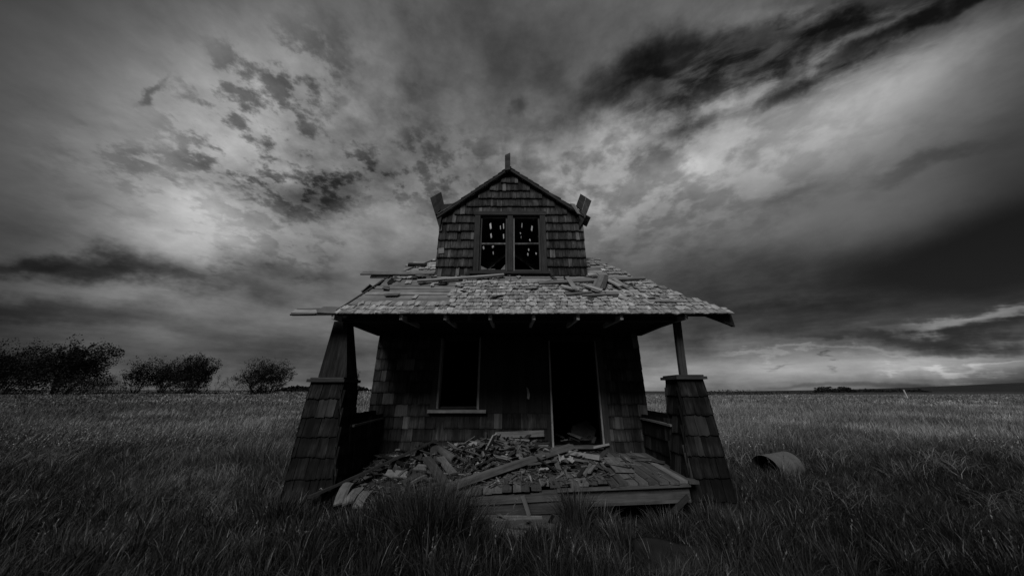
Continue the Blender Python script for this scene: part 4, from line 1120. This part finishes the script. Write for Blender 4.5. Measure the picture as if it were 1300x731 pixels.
# ================================================================ TREES
def tree(px0, px1, ytop, Y, label, seed, dens=1.0, lean=0.12, bare=False, name='tree', size=None, ybase=None):
    r = random.Random(seed)
    cx = (px0 + px1) / 2
    b = at(cx, 497, Y); top = at(cx, ytop, Y); hw = abs(at(px1, 480, Y).x - at(px0, 480, Y).x) / 2
    z0 = terr(b.x, Y) - 0.15; H = top.z - z0
    root = empty(name, (b.x, Y, z0)); tag(root, label, 'tree' if name == 'tree' else 'bush')
    wood = MB(); tips = []
    def limb(p, d, L, rad, lev):
        pts = [p]; q = Vector(p); dd = Vector(d)
        for k in range(3):
            dd = (dd + Vector((r.gauss(0, .16) + lean * .3, r.gauss(0, .16), r.gauss(.05, .08)))).normalized()
            q = q + dd * L / 3; pts.append(q.copy())
        wood.tube(pts, [rad * (1 - .25 * i) for i in range(4)], 5 if lev < 2 else 3)
        tips.append((q.copy(), lev)); tips.append((pts[2], lev))
        if lev < 3:
            for _ in range(3 if lev else 1):
                nd = (dd + Vector((r.gauss(0, .6), r.gauss(0, .6), r.gauss(.1, .35)))).normalized()
                limb(pts[r.choice((2, 3))], nd, L * r.uniform(.55, .8), rad * .5, lev + 1)
    stems = 7
    for s in range(stems):
        a = 2 * PI * s / stems + r.uniform(-.3, .3); out = r.uniform(.1, .95)
        d = Vector((math.cos(a) * out * hw / H * 1.5 + lean, math.sin(a) * out * hw / H * 1.5, 1)).normalized()
        limb(Vector((math.cos(a) * .15 * hw, math.sin(a) * .15 * hw, 0)), d, H * r.uniform(.36, .5), H * .017, 0)
    zmax = max(t[0].z for t in tips); xm = max(abs(t[0].x) for t in tips)
    sx_, sz_ = hw * .80 / xm, (H * .90) / zmax
    wood.v = [(v[0] * sx_, v[1] * sx_, v[2] * sz_) for v in wood.v]
    tw = wood.build('trunk', 'bark', None); COL.objects.unlink(tw); put(tw, root, Matrix.Translation((b.x, Y, z0)))
    nl = int((420 if bare else 12500) * dens); lv = []; lf = []
    tp = [Vector((t[0].x * sx_, t[0].y * sx_, t[0].z * sz_)) for t in tips if t[1] >= 1]
    # leafy masses fill the crown from near the ground up; ragged sprays stand out at the tips
    cl = []
    if not bare:
        for k in range(46):
            a = r.uniform(0, 2 * PI); zf = r.uniform(.08, .93) ** 1.15; rr = max(.02, 1 - (max(0, zf - .35) / .6) ** 2) ** .5 * r.uniform(.0, .85)
            cl.append((Vector((math.cos(a) * rr * hw + lean * zf * hw * .3, math.sin(a) * rr * hw, zf * H)), r.uniform(.05, .11) * H))
    def env(c):
        return (c.x / hw) ** 2 + (c.y / hw) ** 2 + ((c.z - .45 * H) / (.56 * H)) ** 2 if c.z > .45 * H else (c.x / hw) ** 2 + (c.y / hw) ** 2
    for k in range(nl):
        if not bare and r.random() < .9:
            while True:
                q = Vector((r.uniform(-1, 1), r.uniform(-1, 1), r.uniform(-1, 1)))
                if q.length <= 1: break
            dq = q.normalized(); bump = .78 + .62 * mnoise.noise(Vector((dq.x * 1.9 + seed * 3, dq.y * 1.9, dq.z * 1.9))) + .34 * mnoise.noise(Vector((dq.x * 5 + seed, dq.y * 5, dq.z * 5)))
            q = q * bump
            if dq.z > 0: q.z *= 1 + .75 * dq.z * mnoise.noise(Vector((dq.x * 3.2 + seed * 5, dq.y * 3.2, 0)))
            if mnoise.noise(Vector((q.x * 4 + seed, q.y * 4, q.z * 4))) < -.45 + .30 * q.length * (1.6 - dens * .45): continue
            zc_ = .46 * H + q.z * .54 * H
            c = Vector((q.x * hw * (1.05 if zc_ > .25 * H else .9) + lean * q.z * hw * .5, q.y * hw, max(.02 * H, zc_)))
        elif cl and r.random() < .0:
            c0, sg = r.choice(cl); g_ = [max(-1.5, min(1.5, r.gauss(0, .8))) for _ in range(3)]; c = Vector((c0.x + g_[0] * sg + g_[2] * sg * .25, c0.y + g_[1] * sg, max(.02 * H, c0.z + g_[2] * sg * .8)))
        else:
            t_ = r.choice(tp); sg = H * (.028 if not bare else .02)
            c = Vector((r.gauss(t_.x + lean * .4, sg * 1.4), r.gauss(t_.y, sg * 1.4), max(.04 * H, r.gauss(t_.z, sg))))
        if env(c) > 1.25: continue
        s_ = (size or H * .017) * r.uniform(.5, 1.6)
        a = Vector((r.gauss(.6, .5), r.gauss(0, .7), r.gauss(.45, .5))).normalized(); u = a.orthogonal().normalized() * s_ * .42; a = a * s_
        n = len(lv); lv += [c - a * .5, c + u, c + a * .8, c - u]; lf.append((n, n + 1, n + 2, n + 3))
    add_obj('crown', mk_mesh('crown', lv, lf, 'leaf'), root, Matrix.Translation((b.x, Y, z0)))
TL = 'trees and bushes along the far left of the field'
tree(-45, 42, 432, 84, 'dark dense tree at the very left edge of the field', 1, 1.3)
tree(30, 118, 429, 86, 'tallest dark spreading tree at the left of the field', 2, 1.8, .2)
tree(-110, -20, 440, 90, 'dark tree mostly outside the left edge of the view', 9, 1.0)
tree(70, 125, 475, 82, 'low bush at the right foot of the tallest tree', 3, .8, .2, name='bush')
tree(112, 152, 472, 84, 'low loose bush between the tallest tree and the thin tree', 4, .55, .3, name='bush')
tree(151, 191, 449, 100, 'thin loose tree with sky showing through, left in the middle clump', 5, .55, .15)
tree(182, 224, 454, 104, 'medium dark tree in the middle of the clump of three', 6, 1.0, .15)
tree(212, 264, 448, 102, 'round dense tree at the right of the clump of three', 7, 1.6, .2)
tree(263, 288, 472, 106, 'small nearly bare bush between the two tree groups', 8, 1.0, .1, True, name='bush')
tree(284, 304, 476, 108, 'small leafless shrub just left of the lone round tree', 12, .8, .1, True, name='bush')
tree(303, 363, 454, 106, 'lone round bushy tree nearest to the house on its left', 10, 1.7, .05)
tree(436, 455, 468, 112, 'slight young tree seen behind the left porch pillar', 11, .5, .1)

def belt(name, px0, px1, y0, y1, Y, seed, label, n=2500, size=1.4):
    r = random.Random(seed); lv = []; lf = []
    a, b = at(px0, 497, Y).x, at(px1, 497, Y).x
    for k in range(n):
        x = r.uniform(a, b); f = (x - a) / (b - a)
        hmax = (at(650, y0 + (y1 - y0) * f, Y).z) * (0.72 + .55 * mnoise.noise(Vector((x * .05, seed, 0)))) * (min(1, f * 8, (1 - f) * 8) ** .5)
        c = Vector((x, Y + r.uniform(-8, 8), r.uniform(0, max(.5, hmax))))
        s_ = size * r.uniform(.5, 1.4); d = Vector((r.gauss(0, 1), r.gauss(0, 1), r.gauss(0, 1))).normalized(); u = d.orthogonal().normalized() * s_ * .6
        m_ = len(lv); lv += [c - d * s_, c + u, c + d * s_, c - u]; lf.append((m_, m_ + 1, m_ + 2, m_ + 3))
    o = add_obj(name, mk_mesh(name, lv, lf, 'leaf')); tag(o, label, 'wood', kind='stuff')
belt('distant_treeline', 355, 470, 487, 488, 380, 1, 'low dark line of trees on the horizon between the lone tree and the house', 3500, 1.5)
belt('distant_treeline', 1036, 1085, 489, 490, 700, 2, 'small dark grove on the right horizon', 1200, 2.2)
belt('distant_treeline', 1085, 1180, 492.5, 493.5, 900, 3, 'thin dark hedge line right of the small grove on the horizon', 1000, 2.4)
belt('distant_hedge', 880, 1040, 494.5, 495, 160, 4, 'low dark scrub line across the field right of the house', 1400, .35)

# ================================================================ GRASS
rng = np.random.default_rng(12)
def in_house(x, y):
    a = (x > -2.62) & (x < 2.6) & (y > 4.42) & (y < 12.1)
    b = (np.abs(np.abs(x) - 2.6) < .33) & (y > 4.48) & (y < 5.05)
    c = (x > -1.3) & (x < 2.3) & (y > 4.36) & (y < 4.5)
    return a | b | c
def vnoise(x, y, s, seed):
    """smooth value noise"""
    g = np.random.default_rng(seed).random((64, 64))
    u, v = (x / s) % 64, (y / s) % 64
    i, j = u.astype(int) % 64, v.astype(int) % 64; fu, fv = u - np.floor(u), v - np.floor(v)
    fu, fv = fu * fu * (3 - 2 * fu), fv * fv * (3 - 2 * fv); i1, j1 = (i + 1) % 64, (j + 1) % 64
    return (g[i, j] * (1 - fu) + g[i1, j] * fu) * (1 - fv) + (g[i, j1] * (1 - fu) + g[i1, j1] * fu) * fv
_tz = {}
def tz(x, y):
    """terrain height from the same sheet as the ground, by bilinear lookup"""
    X, Y = np.array(xs), np.array(ys)
    if 'g' not in _tz: _tz['g'] = np.array([[terr(a, b) for a in xs] for b in ys])
    i = np.clip(np.searchsorted(X, x) - 1, 0, len(X) - 2); j = np.clip(np.searchsorted(Y, y) - 1, 0, len(Y) - 2)
    fx = (x - X[i]) / (X[i + 1] - X[i]); fy = (y - Y[j]) / (Y[j + 1] - Y[j]); g = _tz['g']
    return (g[j, i] * (1 - fx) + g[j, i + 1] * fx) * (1 - fy) + (g[j + 1, i] * (1 - fx) + g[j + 1, i + 1] * fx) * fy

def blades(name, x, y, h, w, lean, az, tint, label, levels=(0.0, .38, .74, 1.0), z=None, droop=1.0, wprof=None):
    n = len(x)
    if z is None: z = tz(x, y) - .01
    face = rng.uniform(0, PI, n)
    wx, wy = np.cos(face), np.sin(face)
    lx, ly = np.cos(az), np.sin(az)
    nl = len(levels); V_ = []; T_ = []
    for k, t in enumerate(levels):
        ww = w * (1 - t) ** .6 if wprof is None else w * wprof[k]
        off = h * lean * (t ** 2.0)
        cz = z + h * (t - droop * lean * .5 * t ** 3)
        cx, cy = x + lx * off, y + ly * off
        if k < nl - 1:
            V_.append(np.stack([cx - wx * ww / 2, cy - wy * ww / 2, cz], 1)); V_.append(np.stack([cx + wx * ww / 2, cy + wy * ww / 2, cz], 1))
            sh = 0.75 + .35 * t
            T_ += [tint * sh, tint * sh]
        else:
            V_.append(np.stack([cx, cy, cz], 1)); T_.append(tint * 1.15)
    m = len(V_); V_ = np.stack(V_, 1).reshape(-1, 3).astype(np.float32); T_ = np.stack(T_, 1).reshape(-1).astype(np.float32)
    base = (np.arange(n) * m)[:, None]
    quads = [np.stack([base[:, 0] + 2 * k, base[:, 0] + 2 * k + 1, base[:, 0] + 2 * k + 3, base[:, 0] + 2 * k + 2], 1) for k in range(nl - 2)]
    tri = np.stack([base[:, 0] + m - 3, base[:, 0] + m - 2, base[:, 0] + m - 1], 1)
    qa = np.concatenate(quads, 0) if quads else np.zeros((0, 4), int)
    loops = np.concatenate([qa.reshape(-1), tri.reshape(-1)]).astype(np.int32)
    nq, ntri = len(qa), len(tri)
    starts = np.concatenate([np.arange(nq) * 4, nq * 4 + np.arange(ntri) * 3]).astype(np.int32)
    me = bpy.data.meshes.new(name)
    me.vertices.add(len(V_)); me.vertices.foreach_set('co', V_.reshape(-1))
    me.loops.add(len(loops)); me.loops.foreach_set('vertex_index', loops)
    me.polygons.add(nq + ntri); me.polygons.foreach_set('loop_start', starts)
    me.update(calc_edges=True)
    at_ = me.attributes.new('tint', 'FLOAT', 'POINT'); at_.data.foreach_set('value', T_)
    me.materials.append(M['grass'])
    o = add_obj(name, me); tag(o, label, 'grass', kind='stuff'); return o

def field(n, y0, y1, spread=2.0, pw=1.0):
    """points spread over the strip of ground between two distances, thinning with distance"""
    u = rng.random(n)
    y = y0 * (y1 / y0) ** (u ** pw)
    x = (rng.random(n) * 2 - 1) * (y * spread + .6)
    return x, y

# clumps steer height, tone and lean
def clumpy(x, y, amt=.5):
    cx, cy = np.floor(x / .22), np.floor(y / .22)
    hsh = np.sin(cx * 127.1 + cy * 311.7) * 43758.5453; hsh = hsh - np.floor(hsh)
    return 1 + (hsh - .5) * amt, hsh * 2 * PI

def tone(x, y):
    n = vnoise(x + 40, y + 11, 1.7, 3) * .6 + vnoise(x + 7, y + 3, .55, 5) * .4
    n2 = vnoise(x + 90, y + 31, 6.0, 9)
    t = .050 + .06 * (n - .5)
    pale = np.clip((n2 - .45) * 3, 0, 1) * np.clip((n - .42) * 4, 0, 1)
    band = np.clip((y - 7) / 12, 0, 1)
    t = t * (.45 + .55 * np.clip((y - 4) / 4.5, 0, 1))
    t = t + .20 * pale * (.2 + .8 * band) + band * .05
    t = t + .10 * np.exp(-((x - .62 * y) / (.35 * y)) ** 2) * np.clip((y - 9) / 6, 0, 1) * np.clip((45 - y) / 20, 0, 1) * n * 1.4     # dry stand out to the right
    t = t * np.where((x > 2.8) & (y < 8.5), .62, 1.0)                     # lush dark grass right of the house, with house shade put into the colour
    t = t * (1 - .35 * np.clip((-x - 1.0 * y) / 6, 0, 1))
    d1 = np.exp(-((x + 4.4) / 1.9) ** 2 - ((y - 6.8) / 2.4) ** 2)
    t = t * (1 + 3.6 * d1 * (.3 + n))          # dry patch left of the house
    t = t * (1 + .75 * np.clip((y - 6.5) / 5, 0, 1))
    return np.clip(t, .015, .45)

def hmap(x, y):
    h = .25 + .18 * (vnoise(x + 15, y + 22, 1.1, 21) - .5) + .05 * np.clip((y - 6) / 4, 0, 1) + .10 * (vnoise(x, y, .4, 22) - .5)
    h = h * np.clip(1.15 - y * .004, .8, 1.1)
    h = np.where((x > -.75) & (x < 2.2) & (y > 3.85) & (y < 4.6), h * .45, h)
    return h
# near
x, y = field(160000, 2.0, 9.0); k = ~in_house(x, y) ; x, y = x[k], y[k]
c, ca = clumpy(x, y)
h = hmap(x, y) * c * rng.uniform(.55, 1.25, len(x))
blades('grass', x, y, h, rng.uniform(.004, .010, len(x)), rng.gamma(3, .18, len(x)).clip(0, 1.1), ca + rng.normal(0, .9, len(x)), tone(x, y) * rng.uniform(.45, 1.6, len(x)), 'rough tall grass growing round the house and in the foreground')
# middle
x, y = field(250000, 8.5, 34.0); k = ~in_house(x, y); x, y = x[k], y[k]
c, ca = clumpy(x, y, .8)
h = hmap(x, y) * (.72 + .5 * vnoise(x + 31, y + 71, 2.2, 91)) * c * rng.uniform(.5, 1.3, len(x))
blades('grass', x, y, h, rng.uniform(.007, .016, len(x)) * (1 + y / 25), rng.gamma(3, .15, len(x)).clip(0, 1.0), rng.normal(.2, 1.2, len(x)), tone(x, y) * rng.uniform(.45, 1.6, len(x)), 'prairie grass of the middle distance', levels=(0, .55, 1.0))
# far
x, y = field(110000, 32.0, 170.0); 
blades('grass', x, y, .34 * rng.uniform(.5, 1.4, len(x)) * (.6 + vnoise(x, y, 5, 30) * .9), .012 * y ** .75 * rng.uniform(.6, 1.4, len(x)), rng.uniform(0, .6, len(x)), rng.uniform(0, 6.28, len(x)), tone(x, y) * rng.uniform(.5, 1.5, len(x)), 'far prairie grass towards the horizon', levels=(0, .55, 1.0))

# the same rough grass either side and behind the house
rr_ = 1.4 * 30 ** rng.random(110000); aa_ = rng.uniform(-.9, PI + .9, 110000); x = np.cos(aa_) * rr_; y = np.sin(aa_) * rr_
k = ~in_house(x, y) & ((np.abs(x) > y * 1.95 + .6) | (y < 2.0)) & (x * x + y * y > 2.0); x, y = x[k], y[k]
blades('grass', x, y, .33 * rng.uniform(.5, 1.3, len(x)), rng.uniform(.6, 1.3, len(x)) * (.004 + .0022 * np.hypot(x, y)), rng.gamma(3, .2, len(x)).clip(0, 1.2), rng.uniform(0, 6.28, len(x)), tone(x, np.abs(y) + 3) * rng.uniform(.45, 1.6, len(x)), 'rough grass beyond the sides of the view', levels=(0, .55, 1.0))

# tall tufts against the porch
tufts = [(540, 690, 3.75, 120, .85, .28), (500, 680, 3.95, 80, .72, .26), (575, 695, 3.75, 80, .74, .26), (465, 690, 3.85, 60, .5, .3), (440, 670, 4.1, 50, .42, .26), (610, 700, 3.6, 60, .42, .26),
         (730, 655, 4.2, 40, .62, .15), (760, 650, 4.2, 26, .4, .14), (700, 690, 3.8, 60, .3, .3), (790, 690, 3.85, 60, .34, .28), (850, 680, 3.95, 60, .40, .26), (905, 660, 4.1, 70, .42, .28), (945, 690, 3.8, 70, .42, .3),
         (360, 650, 4.25, 60, .5, .25), (330, 640, 4.6, 50, .5, .3), (385, 690, 3.8, 60, .4, .3), (1000, 670, 4.3, 60, .35, .4), (880, 610, 4.35, 40, .35, .2), (400, 640, 4.3, 26, .4, .12), (335, 552, 7.2, 90, .75, .55), (300, 560, 7.4, 50, .6, .5), (365, 560, 7.0, 50, .55, .4)]
rt = random.Random(99)
for k in range(420):
    py = rt.uniform(560, 735); Y = EYE / max(.12, (at(650, py, 1.0).z - EYE) * -1) * .92
    px = rt.uniform(-20, 1320)
    if 395 < px < 905 and Y > 4.0: continue
    tufts.append((px, py, Y, rt.randrange(5, 11), rt.uniform(.28, .46), rt.uniform(.07, .17)))
tx_, ty_, th_, tl_, ta_, tt_ = [], [], [], [], [], []
for (px, py, Y, n, h, rad) in tufts:
    P_ = at(px, py, Y); n *= 9
    a = rng.uniform(0, 2 * PI, n); rr = rad * np.sqrt(rng.random(n)) * rng.uniform(.6, 1.1, n)
    tx_.append(P_.x + np.cos(a) * rr * 1.25); ty_.append(Y + np.sin(a) * rr * .8); th_.append(h * rng.uniform(.4, 1.2, n) ** .8 * (1.1 - .3 * rr / rad))
    tl_.append(rng.uniform(.05, .25, n) + .8 * rr / rad * rng.random(n)); ta_.append(a + rng.normal(0, .5, n)); tt_.append(rng.uniform(.10, .30, n) ** 2 * 1.0 * (2.2 if Y > 6 else 1.0) * (1 + (rng.random(n) > .93) * 1.5))
tx_, ty_, th_, tl_, ta_, tt_ = map(np.concatenate, (tx_, ty_, th_, tl_, ta_, tt_))
k = ~in_house(tx_, ty_); tx_, ty_, th_, tl_, ta_, tt_ = (q[k] for q in (tx_, ty_, th_, tl_, ta_, tt_))
blades('tall_grass', tx_, ty_, th_, rng.uniform(.006, .014, len(tx_)), tl_, ta_, tt_, 'tall arching grass tufts in front of the porch', levels=(0, .25, .5, .75, 1.0))

# flattened, tangled pale weeds in patches
x, y = field(60000, 4.6, 26.0)
k = ~in_house(x, y) & (vnoise(x + 61, y + 17, .9, 77) * .6 + vnoise(x + 5, y + 9, 3.0, 78) * .4 + .10 * np.exp(-((x + 4.4) / 1.9) ** 2 - ((y - 6.8) / 2.4) ** 2) > .56) & ~((x > -1.5) & (x < 2.3) & (y < 4.7)); x, y = x[k], y[k]
blades('matted_weeds', x, y, rng.uniform(.25, .55, len(x)), rng.uniform(.004, .009, len(x)) * (1 + y / 14), rng.uniform(.6, 1.5, len(x)), rng.normal(.4, 1.4, len(x)), rng.uniform(.06, .36, len(x)) * np.clip(y / 8, .4, 1), 'tangled pale weeds in patches over the field', levels=(0, .3, .6, .85, 1.0))

# seed heads: a stalk and a pale feathery head
def seeds(n, y0, y1, hh, hw, tint, label, stalkw, keep=None, perhead=7):
    x, y = field(n, y0, y1)
    k = ~in_house(x, y)
    pal = vnoise(x + 3, y + 8, 1.5, 41) * .5 + vnoise(x, y, 5.0, 42) * .5
    k &= rng.random(n) < np.clip((pal - .42) * 5, .04, 1)
    k &= ~((x > -.9) & (x < 2.4) & (y < 4.6) & (y > 3.9))
    x, y = x[k], y[k]; n = len(x)
    h = hh * rng.uniform(.75, 1.3, n); lean = rng.uniform(.05, .45, n); az = rng.normal(.1, 1.3, n)
    tn = tint * rng.uniform(.5, 1.5, n)
    z = tz(x, y)
    blades('seed_stalks', x, y, h, np.full(n, stalkw) * (1 + y / 20), lean, az, tn * .5, label + ', stalks', levels=(0, .5, .8, 1.0), z=z)
    # head scales round the tip
    R_ = lambda a: np.repeat(a, perhead)
    t = np.tile(np.linspace(.74, .99, perhead), n)
    X, Y, Z, H, Ln, Az, Tn = map(R_, (x, y, z, h, lean, az, tn))
    cx = X + np.cos(Az) * H * Ln * t ** 2; cy = Y + np.sin(Az) * H * Ln * t ** 2; cz = Z + H * (t - Ln * .5 * t ** 3)
    m = len(cx)
    blades('seed_heads', cx, cy, np.repeat(hh * .10 * hw, m) * rng.uniform(.6, 1.3, m), np.repeat(stalkw * 2.6, m) * (1 + Y / 14), rng.uniform(.1, 1.2, m), Az + rng.normal(0, .8, m), Tn * rng.uniform(.6, 1.4, m), label + ', heads',
           levels=(0, .5, 1.0), z=cz)
seeds(900, 2.9, 9, .46, .55, .14, 'pale seed heads in the near grass', .0026, perhead=9)
seeds(14000, 8, 30, .46, .6, .32, 'pale seed heads in the middle distance', .006, perhead=4)
seeds(9000, 28, 75, .5, 1.6, .26, 'pale seed heads far off', .012, perhead=3)
